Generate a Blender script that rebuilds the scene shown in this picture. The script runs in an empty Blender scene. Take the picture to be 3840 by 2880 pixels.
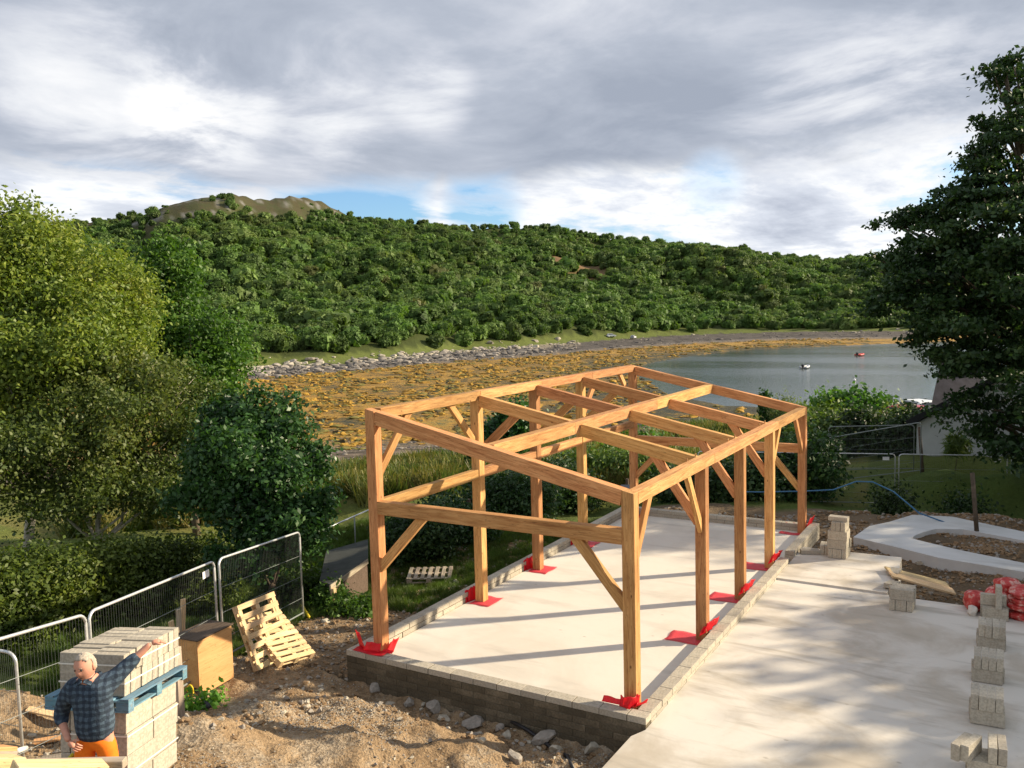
import bpy, bmesh, math, random
import numpy as np
from mathutils import Vector, Matrix, noise as mnoise
rnd = random.Random(7)
rng = np.random.default_rng(7)
S = bpy.context.scene
COL = S.collection

# ------------------------------------------------------------------ camera
CAM = np.array([4.8506, -11.6675, 6.1395]); YAW, PITCH, ROLL, FOC = 0.533, -0.0827, -0.025, 3227.7
_fw = np.array([-math.sin(YAW)*math.cos(PITCH), math.cos(YAW)*math.cos(PITCH), math.sin(PITCH)])
_r = np.array([math.cos(YAW), math.sin(YAW), 0.0]); _u = np.cross(_r, _fw)
_r2 = _r*math.cos(ROLL)+_u*math.sin(ROLL); _u2 = -_r*math.sin(ROLL)+_u*math.cos(ROLL)
cd = bpy.data.cameras.new("camera"); cam = bpy.data.objects.new("camera", cd); COL.objects.link(cam)
cam.matrix_world = Matrix([[_r2[0], _u2[0], -_fw[0], CAM[0]], [_r2[1], _u2[1], -_fw[1], CAM[1]], [_r2[2], _u2[2], -_fw[2], CAM[2]], [0, 0, 0, 1]])
cd.sensor_width = 36; cd.lens = FOC/3840*36; cd.clip_start = 0.1; cd.clip_end = 6000
S.camera = cam

def ray(u, v):                       # a viewing direction of the photograph (2212 px wide reading)
    d = _fw + _r2*(u*1.736-1920)/FOC - _u2*(v*1.736-1440)/FOC
    return d/np.linalg.norm(d)
def at(u, v, t): return CAM + ray(u, v)*t
def atz(u, v, z):
    d = ray(u, v); return CAM + d*((z-CAM[2])/d[2])

# ------------------------------------------------------------------ light
SUN_EL = math.radians(24.0); SUN_AZ = math.atan2(0.65, 0.76)      # direction towards the sun in plan
sl = bpy.data.lights.new("sun", 'SUN'); so = bpy.data.objects.new("sun", sl); COL.objects.link(so)
sl.energy = 5.0; sl.angle = math.radians(0.9); sl.color = (1.0, 0.84, 0.62)
sd = Vector((math.cos(SUN_AZ)*math.cos(SUN_EL), math.sin(SUN_AZ)*math.cos(SUN_EL), math.sin(SUN_EL)))
so.rotation_euler = sd.to_track_quat('Z', 'Y').to_euler(); so.location = (20, 16, 30)

class NT:                            # tiny node-tree writer
    def __init__(s, tree): s.t = tree; s.n = tree.nodes; s.l = tree.links
    def new(s, typ, **kw):
        n = s.n.new(typ)
        for k, v in kw.items():
            if k.startswith('_'): setattr(n, k[1:], v)
            else: n.inputs[k.replace('__', ' ')].default_value = v
        return n
    def math(s, op, a, b=None, c=None, clamp=False):
        n = s.n.new('ShaderNodeMath'); n.operation = op; n.use_clamp = clamp
        for i, x in enumerate((a, b, c)):
            if x is None: continue
            if isinstance(x, (int, float)): n.inputs[i].default_value = x
            else: s.l.new(x, n.inputs[i])
        return n.outputs[0]
    def noise(s, vec, scale, detail=4, rough=0.55, dist=0.0, out=0):
        n = s.n.new('ShaderNodeTexNoise'); n.inputs['Scale'].default_value = scale; n.inputs['Detail'].default_value = detail
        n.inputs['Roughness'].default_value = rough; n.inputs['Distortion'].default_value = dist
        if vec is not None: s.l.new(vec, n.inputs['Vector'])
        return n.outputs[out]
    def ramp(s, fac, stops, interp='LINEAR'):
        n = s.n.new('ShaderNodeValToRGB'); cr = n.color_ramp; cr.interpolation = interp
        while len(cr.elements) < len(stops): cr.elements.new(0.5)
        for e, (p, c) in zip(cr.elements, stops):
            e.position = p; e.color = (*c, 1) if len(c) == 3 else c
        s.l.new(fac, n.inputs[0]); return n.outputs[0]
    def mix(s, fac, a, b, mode='MIX'):
        n = s.n.new('ShaderNodeMix'); n.data_type = 'RGBA'; n.blend_type = mode
        for i, x in ((0, fac), (6, a), (7, b)):
            if isinstance(x, (int, float)): n.inputs[i].default_value = x
            elif isinstance(x, tuple): n.inputs[i].default_value = (*x, 1) if len(x) == 3 else x
            else: s.l.new(x, n.inputs[i])
        return n.outputs[2]
    def maprange(s, v, a, b, c=0.0, d=1.0, smooth=True):
        n = s.n.new('ShaderNodeMapRange'); n.interpolation_type = 'SMOOTHSTEP' if smooth else 'LINEAR'
        n.inputs[1].default_value = a; n.inputs[2].default_value = b; n.inputs[3].default_value = c; n.inputs[4].default_value = d
        s.l.new(v, n.inputs[0]); return n.outputs[0]
    def mapping(s, vec, scale=(1, 1, 1), rot=(0, 0, 0), loc=(0, 0, 0)):
        n = s.n.new('ShaderNodeMapping'); n.inputs['Scale'].default_value = scale; n.inputs['Rotation'].default_value = rot; n.inputs['Location'].default_value = loc
        s.l.new(vec, n.inputs[0]); return n.outputs[0]
    def sep(s, v):
        n = s.n.new('ShaderNodeSeparateXYZ'); s.l.new(v, n.inputs[0]); return n.outputs
    def comb(s, x, y, z):
        n = s.n.new('ShaderNodeCombineXYZ')
        for i, q in enumerate((x, y, z)):
            if isinstance(q, (int, float)): n.inputs[i].default_value = q
            else: s.l.new(q, n.inputs[i])
        return n.outputs[0]

W = bpy.data.worlds.new("World"); S.world = W; W.use_nodes = True
W.node_tree.nodes.clear(); w = NT(W.node_tree)
tc = w.new('ShaderNodeTexCoord'); gen = tc.outputs['Generated']
sky = w.n.new('ShaderNodeTexSky'); sky.sky_type = 'NISHITA'; sky.sun_disc = False
sky.sun_elevation = SUN_EL; sky.sun_rotation = math.pi/2 - SUN_AZ; sky.air_density = 1.0; sky.dust_density = 0.6; sky.altitude = 20
X, Y, Z = w.sep(gen)
zz = w.math('ADD', w.math('MAXIMUM', Z, 0.0), 0.11)
px = w.math('DIVIDE', X, zz); py = w.math('DIVIDE', Y, zz)
P = w.comb(px, py, 0.0)
Pr = w.mapping(P, rot=(0, 0, -0.35), scale=(0.95, 0.7, 1.0), loc=(1.3, 0.4, 0))
n1 = w.noise(Pr, 0.62, 9, 0.56, 0.35)
n2 = w.noise(w.mapping(P, rot=(0, 0, 0.3), scale=(0.8, 0.8, 1.0), loc=(3, 1, 0)), 1.9, 9, 0.6, 0.4)
n3 = w.noise(w.mapping(P, rot=(0, 0, 0.533), scale=(1.0, 0.55, 1), loc=(4, 2, 0)), 0.85, 9, 0.62, 0.25)
deckedge = w.math('ADD', Z, w.math('MULTIPLY', w.math('SUBTRACT', n1, 0.5), 0.16))
deck = w.maprange(deckedge, 0.125, 0.165)                        # closed deck overhead, broken cloud below ten degrees
low = w.maprange(w.math('ADD', n3, w.math('MULTIPLY', n2, 0.35)), 0.50, 0.66)
def blob(u, v, width, power=1.0):
    d = ray(u, v); n = w.n.new('ShaderNodeVectorMath'); n.operation = 'DOT_PRODUCT'; w.l.new(gen, n.inputs[0]); n.inputs[1].default_value = tuple(d)
    return w.math('MULTIPLY', w.maprange(n.outputs['Value'], math.cos(math.radians(width)), 1.0), power)
gap = w.math('ADD', blob(790, 405, 5.0, 0.75), w.math('ADD', blob(700, 420, 4.0, 0.6), w.math('ADD', blob(1045, 440, 3.2, 0.7), blob(1540, 398, 2.6, 0.3))))
gap = w.math('MULTIPLY', gap, w.maprange(n3, 0.40, 0.60, 1.9, 0.6))
deck2 = w.math('SUBTRACT', deck, w.math('MULTIPLY', gap, w.maprange(Z, 0.10, 0.155, 1.0, 0.0)), clamp=True)
low2 = w.math('SUBTRACT', low, gap, clamp=True)
cover = w.math('MAXIMUM', deck2, low2)
shade = w.math('ADD', w.math('MULTIPLY', n1, 0.55), w.math('MULTIPLY', n2, 0.45))
bright = w.math('ADD', blob(240, 190, 7.0, 0.085), w.math('ADD', blob(440, 235, 5.0, 0.12), w.math('ADD', blob(700, 210, 5.5, 0.06), w.math('ADD', blob(930, 195, 3.5, 0.09), blob(1900, 340, 11, 0.10)))))
dark = w.math('ADD', blob(420, 60, 11, 0.07), w.math('ADD', blob(1350, 300, 9, 0.09), w.math('ADD', blob(1000, 330, 9, 0.06), blob(1700, 375, 5, 0.05))))
bright = w.math('MULTIPLY', bright, w.maprange(n2, 0.30, 0.60, 0.25, 1.5)); shade = w.math('SUBTRACT', w.math('ADD', shade, bright), dark)
deckcol = w.ramp(shade, [(0.36, (3.3, 3.7, 4.5)), (0.46, (4.3, 4.7, 5.5)), (0.53, (5.6, 5.9, 6.6)), (0.61, (7.4, 7.6, 8.0)), (0.74, (9.8, 9.7, 9.6))])
lowcol = w.ramp(w.math('ADD', n3, w.math('MULTIPLY', n2, 0.4)), [(0.52, (5.2, 6.0, 7.3)), (0.62, (7.4, 7.9, 8.6)), (0.70, (9.2, 9.3, 9.4)), (0.78, (6.6, 7.0, 7.8)), (0.90, (4.6, 5.0, 5.9))])
cloud = w.mix(deck2, lowcol, deckcol)
skyb = w.mix(1.0, sky.outputs[0], (0.95, 1.25, 1.6), 'MULTIPLY')
col = w.mix(cover, skyb, cloud)
bg = w.new('ShaderNodeBackground', Strength=0.066); w.l.new(col, bg.inputs[0])
out = w.new('ShaderNodeOutputWorld'); w.l.new(bg.outputs[0], out.inputs[0])

S.view_settings.view_transform = 'Standard'; S.view_settings.look = 'None'; S.view_settings.gamma = 1.0
S.view_settings.exposure = 0.80; S.view_settings.use_curve_mapping = False
S.cycles.max_bounces = 6; S.cycles.transparent_max_bounces = 8

# ------------------------------------------------------------------ materials
MATS = {}
def mat(name, rough=0.8, spec=0.3):
    m = bpy.data.materials.new(name); m.use_nodes = True; t = NT(m.node_tree); t.n.clear()
    b = t.new('ShaderNodeBsdfPrincipled', Roughness=rough); b.inputs['Specular IOR Level'].default_value = spec
    o = t.new('ShaderNodeOutputMaterial'); t.l.new(b.outputs[0], o.inputs[0])
    MATS[name] = m; return m, t, b, o
def bump(t, b, h, strength, dist):
    n = t.new('ShaderNodeBump', Strength=strength, Distance=dist); t.l.new(h, n.inputs['Height']); t.l.new(n.outputs[0], b.inputs['Normal'])
def objrand(t):
    return t.n.new('ShaderNodeObjectInfo').outputs['Random']
def texo(t, which='Object'):
    return t.n.new('ShaderNodeTexCoord').outputs[which]
def gpos(t): return t.n.new('ShaderNodeNewGeometry').outputs['Position']

def wood(name, c1, c2, c3, var=0.25, rough=0.75, scale=1.0):
    m, t, b, o = mat(name, rough, 0.25)
    oc = texo(t); r = objrand(t)
    off = t.n.new('ShaderNodeVectorMath'); off.operation = 'ADD'; t.l.new(oc, off.inputs[0])
    t.l.new(t.comb(t.math('MULTIPLY', r, 37.0), t.math('MULTIPLY', r, 11.0), t.math('MULTIPLY', r, 23.0)), off.inputs[1])
    g = t.noise(t.mapping(off.outputs[0], scale=(0.7*scale, 9*scale, 9*scale)), 2.2, 6, 0.65, 0.9)
    g2 = t.noise(t.mapping(off.outputs[0], scale=(2*scale, 60*scale, 60*scale)), 2.0, 3, 0.6)
    big = t.noise(off.outputs[0], 1.3, 3, 0.5)
    f = t.math('ADD', t.math('MULTIPLY', g, 0.7), t.math('MULTIPLY', g2, 0.3))
    c = t.ramp(f, [(0.34, c3), (0.47, c1), (0.60, c2), (0.75, c1)])
    vo = t.n.new('ShaderNodeTexVoronoi'); vo.inputs['Scale'].default_value = 2.3*scale; t.l.new(t.mapping(off.outputs[0], scale=(1, 2.2, 2.2)), vo.inputs['Vector'])
    knot = t.maprange(vo.outputs['Distance'], 0.035, 0.085, 1.0, 0.0)
    c = t.mix(t.math('MULTIPLY', knot, 0.85), c, tuple(q*0.3 for q in c3)); crk = t.noise(t.mapping(off.outputs[0], scale=(0.5, 10, 10)), 3.0, 2, 0.5, 0.2); c = t.mix(t.maprange(t.math('ABSOLUTE', t.math('SUBTRACT', crk, 0.5)), 0.004, 0.012, 0.55, 0), c, tuple(q*0.3 for q in c3))
    hv = t.new('ShaderNodeHueSaturation'); t.l.new(c, hv.inputs['Color'])
    t.l.new(t.math('ADD', t.math('MULTIPLY', r, var), t.math('ADD', t.math('MULTIPLY', big, 0.5), 0.75-var/2)), hv.inputs['Value'])
    t.l.new(t.math('ADD', t.math('MULTIPLY', t.math('FRACT', t.math('MULTIPLY', r, 5.7)), 0.024), 0.487), hv.inputs['Hue'])
    t.l.new(hv.outputs[0], b.inputs['Base Color']); bump(t, b, f, 0.35, 0.012); return m
wood('fir', (.47, .235, .085), (.60, .335, .135), (.31, .130, .044), 0.55)
wood('pale_wood', (.62, .45, .24), (.70, .53, .31), (.45, .31, .16), 0.3)
wood('grey_wood', (.36, .30, .22), (.44, .37, .28), (.22, .18, .13), 0.3)
wood('blue_wood', (.12, .25, .34), (.20, .34, .42), (.30, .28, .22), 0.3)
wood('dark_wood', (.11, .08, .055), (.15, .11, .08), (.06, .045, .03), 0.3)
wood('ply', (.58, .31, .13), (.62, .36, .16), (.50, .26, .10), 0.08, scale=0.35)

def plain(name, c, rough=0.6, spec=0.3, var=0.12, nscale=6.0, bmp=0.0, metallic=0.0):
    m, t, b, o = mat(name, rough, spec); n = t.noise(texo(t), nscale, 4, 0.6)
    lo = tuple(q*(1-var) for q in c); hi = tuple(min(1, q*(1+var)) for q in c)
    t.l.new(t.ramp(n, [(0.3, lo), (0.7, hi)]), b.inputs['Base Color']); b.inputs['Metallic'].default_value = metallic
    if bmp: bump(t, b, n, bmp, 0.02)
    return m
plain('galv', (.62, .64, .64), 0.42, 0.5, 0.15, 20, 0, 0.55)
plain('galv_dull', (.25, .28, .27), 0.55, 0.4, 0.15, 20, 0, 0.3)
plain('wire_grey', (.11, .12, .12), 0.6, 0.3, 0.1, 5)
plain('white_plate', (.8, .8, .78), 0.5)
plain('black_plastic', (.02, .02, .022), 0.45, 0.4)
plain('yellow_plastic', (.75, .55, .03), 0.5)
plain('strap', (.78, .76, .68), 0.4)
plain('skin', (.58, .28, .19), 0.55, 0.3, 0.08, 18)
plain('hair', (.42, .36, .29), 0.8, 0.2, 0.3, 60, 0.4)
plain('orange_cloth', (.92, .20, .015), 0.75, 0.2, 0.14, 9, 0.3)
plain('reflective', (.62, .72, .05), 0.5, 0.3)
plain('boot', (.07, .045, .03), 0.7)
plain('render_white', (.52, .54, .53), 0.9, 0.2, 0.08, 2.5)
plain('slate', (.055, .05, .06), 0.7, 0.3, 0.3, 3.0, 0.2)
plain('black_fascia', (.012, .013, .015), 0.6)
plain('car_red', (.42, .02, .03), 0.25, 0.6, 0.05)
plain('car_glass', (.03, .035, .04), 0.12, 0.6, 0.05)
plain('car_white', (.75, .77, .78), 0.3, 0.5, 0.04)
plain('tyre', (.02, .02, .02), 0.8)
plain('boat_grey', (.50, .53, .57), 0.45, 0.4, 0.06)
plain('boat_red', (.60, .06, .05), 0.45)
plain('motor_black', (.02, .02, .025), 0.4)
plain('tarp_silver', (.46, .50, .58), 0.5, 0.4, 0.18, 4, 0.4)
plain('felt', (.055, .06, .055), 0.9, 0.2, 0.3, 3, 0.3)
plain('bin_dark', (.03, .035, .045), 0.5)
plain('blue_hose', (.05, .16, .30), 0.5)
plain('bark', (.12, .095, .07), 0.95, 0.1, 0.35, 7, 0.8)
plain('birch_bark', (.46, .42, .34), 0.9, 0.1, 0.35, 5, 0.5)
plain('stone', (.30, .27, .23), 0.95, 0.15, 0.25, 5, 0.6)
plain('stone_dark', (.13, .12, .11), 0.95, 0.15, 0.35, 3, 0.6)
plain('stone_pale', (.42, .38, .30), 0.95, 0.15, 0.25, 3, 0.6)
plain('clod', (.26, .175, .10), 1.0, 0.05, 0.25, 5, 0.6)
plain('sand_bag', (.60, .55, .48), 0.7)

# plaid shirt
m, t, b, o = mat('plaid', 0.85, 0.15); oc = texo(t); x, y, z = t.sep(oc)
def stripes(v, f, ph, w_): return t.maprange(t.math('ABSOLUTE', t.math('SINE', t.math('ADD', t.math('MULTIPLY', v, f), ph))), w_, w_+0.12)
wr = t.noise(oc, 9, 4, 0.6); dx = t.math('MULTIPLY', t.math('SUBTRACT', t.noise(oc, 6, 3, 0.6), 0.5), 0.10); sx = stripes(t.math('ADD', x, dx), 52, 0.3, 0.62); sz = stripes(t.math('ADD', z, dx), 52, 0.8, 0.62)
c = t.mix(t.math('MULTIPLY', sx, 0.6), (.045, .065, .095), (.10, .15, .20)); c = t.mix(t.math('MULTIPLY', sz, 0.6), c, (.018, .024, .035))
t.l.new(c, b.inputs['Base Color']); bump(t, b, wr, 0.7, 0.03)

# smooth building slab and rougher outer pad
def concrete(name, base, stain, amount, tscale=1.0, rough=0.82):
    m, t, b, o = mat(name, rough, 0.3); p = gpos(t)
    a = t.noise(p, 0.55*tscale, 6, 0.62, 0.6); f = t.noise(p, 9*tscale, 5, 0.65); s = t.noise(t.mapping(p, scale=(0.35, 1.7, 1), rot=(0, 0, 0.5)), 1.2*tscale, 5, 0.6, 0.4)
    c = t.mix(t.maprange(a, 0.42, 0.66, 0, amount), base, stain)
    c = t.mix(t.maprange(s, 0.50, 0.72, 0, amount*0.8), c, tuple(q*0.74 for q in stain))
    c = t.mix(t.maprange(f, 0.62, 0.74, 0, 0.35), c, tuple(q*0.66 for q in base))
    sp = t.n.new('ShaderNodeTexVoronoi'); sp.inputs['Scale'].default_value = 1.6; t.l.new(t.mapping(p, scale=(1, 1.8, 1)), sp.inputs['Vector'])
    c = t.mix(t.maprange(t.math('ADD', sp.outputs['Distance'], t.math('MULTIPLY', f, 0.12)), 0.09, 0.14, 0.55 if amount > .4 else 0.0, 0), c, tuple(q*0.55 for q in stain))
    t.l.new(c, b.inputs['Base Color']); bump(t, b, t.math('ADD', f, t.math('MULTIPLY', s, 2.0)), 0.22, 0.008); return m
concrete('slab_smooth', (.68, .635, .55), (.57, .52, .435), 0.6)
concrete('pad_rough', (.64, .605, .535), (.47, .42, .34), 1.0)
concrete('footing', (.62, .62, .60), (.48, .47, .43), 0.6)

m, t, b, o = mat('block', 0.95, 0.15); oc = texo(t); r = objrand(t); n = t.noise(oc, 26, 4, 0.7); n_ = t.noise(oc, 4, 3, 0.6)
c = t.mix(r, (.40, .36, .29), (.54, .49, .39)); c = t.mix(t.maprange(n, 0.35, 0.6, 0.45, 0), c, (.20, .18, .14)); c = t.mix(t.maprange(n_, 0.5, 0.7, 0, 0.4), c, (.36, .33, .28))
t.l.new(c, b.inputs['Base Color']); bump(t, b, n, 0.6, 0.01)
m, t, b, o = mat('block_dirty', 0.95, 0.15); oc = texo(t); r = objrand(t); n = t.noise(oc, 26, 4, 0.7); gp_ = t.noise(gpos(t), 1.5, 4, 0.6)
c = t.mix(r, (.12, .10, .068), (.23, .19, .13)); c = t.mix(t.maprange(gp_, 0.4, 0.6, 0.6, 0), c, (.075, .062, .042)); c = t.mix(t.maprange(n, 0.35, 0.6, 0.4, 0), c, (.05, .045, .03))
t.l.new(c, b.inputs['Base Color']); bump(t, b, n, 0.7, 0.01)
m, t, b, o = mat('mortar', 0.95, 0.1); n = t.noise(texo(t), 22, 4, 0.7)
t.l.new(t.ramp(n, [(0.3, (.16, .145, .12)), (0.7, (.30, .27, .22))]), b.inputs['Base Color']); bump(t, b, n, 0.6, 0.01)

# red membrane: slightly see-through plastic
m, t, b, o = mat('membrane', 0.38, 0.5); n = t.noise(texo(t), 9, 4, 0.6)
b.inputs['Base Color'].default_value = (.78, .02, .035, 1); bump(t, b, n, 0.5, 0.02)
tr = t.new('ShaderNodeBsdfTranslucent'); tr.inputs[0].default_value = (.85, .05, .07, 1); tp = t.new('ShaderNodeBsdfTransparent'); tp.inputs[0].default_value = (1, .35, .38, 1)
mx = t.new('ShaderNodeMixShader', Fac=0.35); t.l.new(b.outputs[0], mx.inputs[1]); t.l.new(tr.outputs[0], mx.inputs[2])
mx2 = t.new('ShaderNodeMixShader', Fac=0.22); t.l.new(mx.outputs[0], mx2.inputs[1]); t.l.new(tp.outputs[0], mx2.inputs[2]); t.l.new(mx2.outputs[0], o.inputs[0])
m, t, b, o = mat('membrane_sheer', 0.5, 0.4); n = t.noise(texo(t), 12, 4, 0.6); b.inputs['Base Color'].default_value = (.80, .10, .12, 1); bump(t, b, n, 0.5, 0.02)
tp = t.new('ShaderNodeBsdfTransparent'); tp.inputs[0].default_value = (1, .62, .62, 1); mx = t.new('ShaderNodeMixShader', Fac=0.42); t.l.new(b.outputs[0], mx.inputs[1]); t.l.new(tp.outputs[0], mx.inputs[2]); t.l.new(mx.outputs[0], o.inputs[0])
m, t, b, o = mat('red_bag', 0.45, 0.4); n = t.noise(texo(t), 7, 4, 0.6)
t.l.new(t.ramp(n, [(0.38, (.42, .03, .025)), (0.50, (.52, .055, .045)), (0.60, (.62, .34, .28))]), b.inputs['Base Color']); bump(t, b, n, 0.6, 0.03)

def leafmat(name, cols, trans=0.35, rough=0.5, var=0.5):
    m, t, b, o = mat(name, rough, 0.35)
    g = t.n.new('ShaderNodeNewGeometry'); rpi = g.outputs['Random Per Island']; oc = texo(t); patch = t.noise(oc, 0.55, 4, 0.6); orr = objrand(t)
    f = t.math('ADD', t.math('MULTIPLY', rpi, 0.55*var/0.5), t.math('ADD', t.math('MULTIPLY', t.math('SUBTRACT', patch, 0.5), 1.5), 0.25), clamp=True)
    k = len(cols); c = t.ramp(f, [(i/(k-1), cc) for i, cc in enumerate(cols)])
    hv = t.new('ShaderNodeHueSaturation'); t.l.new(c, hv.inputs['Color']); t.l.new(t.math('ADD', t.math('MULTIPLY', orr, 0.5), 0.72), hv.inputs['Value'])
    t.l.new(t.math('ADD', t.math('MULTIPLY', orr, 0.03), 0.50), hv.inputs['Hue'])
    t.l.new(hv.outputs[0], b.inputs['Base Color'])
    tr = t.new('ShaderNodeBsdfTranslucent'); t.l.new(t.mix(1.0, hv.outputs[0], (1.3, 1.35, 0.6), 'MULTIPLY'), tr.inputs[0])
    mx = t.new('ShaderNodeMixShader', Fac=trans); t.l.new(b.outputs[0], mx.inputs[1]); t.l.new(tr.outputs[0], mx.inputs[2]); t.l.new(mx.outputs[0], o.inputs[0]); return m
leafmat('leaf_birch', [(.06, .085, .018), (.12, .16, .028), (.19, .225, .035), (.25, .265, .045), (.22, .20, .04)])
leafmat('leaf_olive', [(.055, .09, .022), (.10, .155, .034), (.16, .21, .048), (.21, .225, .055)])
leafmat('leaf_alder', [(.03, .06, .014), (.06, .12, .018), (.10, .19, .025), (.16, .22, .035)])
leafmat('leaf_dark', [(.018, .045, .016), (.035, .09, .026), (.06, .14, .035), (.10, .19, .05)], 0.3, 0.4)
leafmat('leaf_deep', [(.012, .028, .010), (.024, .050, .015), (.045, .085, .022), (.075, .11, .03)], 0.25)  # deepest green foliage, for the sycamores and dark bushes
leafmat('leaf_hedge', [(.035, .06, .012), (.07, .11, .016), (.12, .17, .022), (.18, .22, .03)], 0.3)
leafmat('leaf_red', [(.05, .008, .010), (.10, .015, .018), (.15, .03, .03)], 0.25)
leafmat('leaf_yellow', [(.20, .20, .02), (.34, .30, .02), (.42, .36, .03)], 0.35)
leafmat('leaf_lime', [(.08, .15, .02), (.16, .27, .03), (.26, .36, .04)], 0.35)
leafmat('leaf_reed', [(.10, .14, .05), (.17, .22, .08), (.24, .28, .12)], 0.3)
leafmat('leaf_forest', [(.045, .080, .020), (.080, .145, .028), (.12, .20, .036), (.16, .23, .050)], 0.25, 0.7)
_t = NT(MATS['leaf_forest'].node_tree); _hv = [n for n in _t.n if n.bl_idname == 'ShaderNodeHueSaturation'][0]; _src = _hv.inputs['Color'].links[0].from_socket
_rn = objrand(_t); _pn = _t.noise(gpos(_t), 0.012, 4, 0.6); _c = _t.mix(_t.maprange(_t.math('ADD', _t.math('MULTIPLY', _rn, 0.5), _t.math('MULTIPLY', _pn, 0.9)), 0.64, 1.0, 0, 0.5), _src, (.19, .185, .058)); _c = _t.mix(_t.maprange(_rn, 0.985, 0.992, 0, 0.35), _c, (.17, .11, .045)); _t.l.new(_c, _hv.inputs['Color'])
_t.l.new(_t.math('ADD', _t.math('MULTIPLY', _t.math('FRACT', _t.math('MULTIPLY', _rn, 7.31)), 0.62), 0.66), _hv.inputs['Value'])
leafmat('leaf_grass', [(.05, .075, .016), (.08, .12, .02), (.13, .16, .03)], 0.3)
leafmat('leaf_drygrass', [(.12, .13, .03), (.20, .17, .05), (.28, .22, .08)], 0.3)

# land cover, colour by what grows or lies there
m, t, b, o = mat('land', 0.95, 0.12)
att = t.n.new('ShaderNodeAttribute'); att.attribute_name = 'cover'; p = gpos(t)
fine = t.noise(p, 6.0, 6, 0.7); mid = t.noise(p, 0.9, 5, 0.65); farn = t.noise(t.mapping(p, scale=(1, 1, 0.2)), 0.16, 7, 0.72)
hv = t.new('ShaderNodeHueSaturation'); t.l.new(att.outputs['Color'], hv.inputs['Color'])
vv = t.math('ADD', t.math('MULTIPLY', fine, 0.55), t.math('ADD', t.math('MULTIPLY', mid, 0.6), t.math('MULTIPLY', farn, 0.5)))
t.l.new(t.math('ADD', vv, 0.16), hv.inputs['Value']); t.l.new(hv.outputs[0], b.inputs['Base Color'])
bump(t, b, t.math('ADD', fine, t.math('MULTIPLY', mid, 2.5)), 0.8, 0.12)

# seaweed flats
m, t, b, o = mat('flats', 0.75, 0.35); p = gpos(t)
a = t.noise(p, 0.11, 6, 0.62, 0.8); bb = t.noise(t.mapping(p, rot=(0, 0, 0.45), scale=(0.7, 1.1, 1)), 0.42, 8, 0.75, 0.5); f = t.noise(p, 1.3, 6, 0.78)
v = t.math('ADD', t.math('MULTIPLY', a, 0.30), t.math('ADD', t.math('MULTIPLY', bb, 0.42), t.math('MULTIPLY', f, 0.28))); v = t.math('ADD', t.math('MULTIPLY', t.math('SUBTRACT', v, 0.5), 1.5), 0.5)
att = t.n.new('ShaderNodeAttribute'); att.attribute_name = 'shore'
wet = t.sep(att.outputs['Color'])
v2 = t.math('SUBTRACT', v, t.math('MULTIPLY', wet[1], 0.14))
c = t.ramp(v2, [(0.30, (.03, .032, .018)), (0.40, (.06, .055, .02)), (0.445, (.14, .10, .022)), (0.49, (.30, .165, .022)), (0.55, (.42, .235, .03)), (0.60, (.34, .23, .045)), (0.66, (.13, .125, .04)), (0.74, (.05, .055, .025))])
c = t.mix(wet[0], c, t.ramp(f, [(0.35, (.05, .045, .04)), (0.5, (.14, .12, .10)), (0.65, (.24, .21, .17))]))
t.l.new(c, b.inputs['Base Color']); bump(t, b, t.math('ADD', f, t.math('MULTIPLY', bb, 1.5)), 1.0, 0.5)

# sea loch water
m, t, b, o = mat('water', 0.10, 0.5); p = gpos(t)
rip = t.noise(t.mapping(p, rot=(0, 0, 0.3), scale=(0.6, 1.6, 1)), 0.9, 5, 0.65); sw = t.noise(t.mapping(p, rot=(0, 0, 0.5), scale=(0.25, 1, 1)), 0.035, 4, 0.6)
t.l.new(t.ramp(sw, [(0.35, (.030, .050, .048)), (0.62, (.065, .085, .085))]), b.inputs['Base Color'])
t.l.new(t.maprange(sw, 0.4, 0.6, 0.10, 0.22), b.inputs['Roughness']); bump(t, b, rip, 0.35, 0.14)

# bare site soil
m, t, b, o = mat('soil', 0.97, 0.1); p = gpos(t)
f = t.noise(p, 11, 7, 0.75); mm = t.noise(p, 2.2, 6, 0.65, 0.5); g = t.noise(p, 0.8, 4, 0.6)
vo = t.n.new('ShaderNodeTexVoronoi'); vo.inputs['Scale'].default_value = 26; t.l.new(p, vo.inputs['Vector'])
c = t.ramp(t.math('ADD', t.math('MULTIPLY', f, 0.45), t.math('MULTIPLY', mm, 0.55)), [(0.34, (.09, .062, .038)), (0.45, (.24, .165, .095)), (0.55, (.36, .255, .15)), (0.68, (.45, .36, .25))])
c = t.mix(t.maprange(t.math('ADD', g, t.math('MULTIPLY', vo.outputs['Distance'], 0.15)), 0.56, 0.70, 0, 0.6), c, t.mix(t.maprange(vo.outputs['Color'], 0.3, 0.7), (.20, .17, .13), (.44, .38, .29)))
t.l.new(c, b.inputs['Base Color']); bump(t, b, t.math('ADD', t.math('MULTIPLY', f, 1.0), t.math('ADD', t.math('MULTIPLY', mm, 2.0), t.math('MULTIPLY', vo.outputs['Distance'], 0.5))), 0.9, 0.05)

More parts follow.
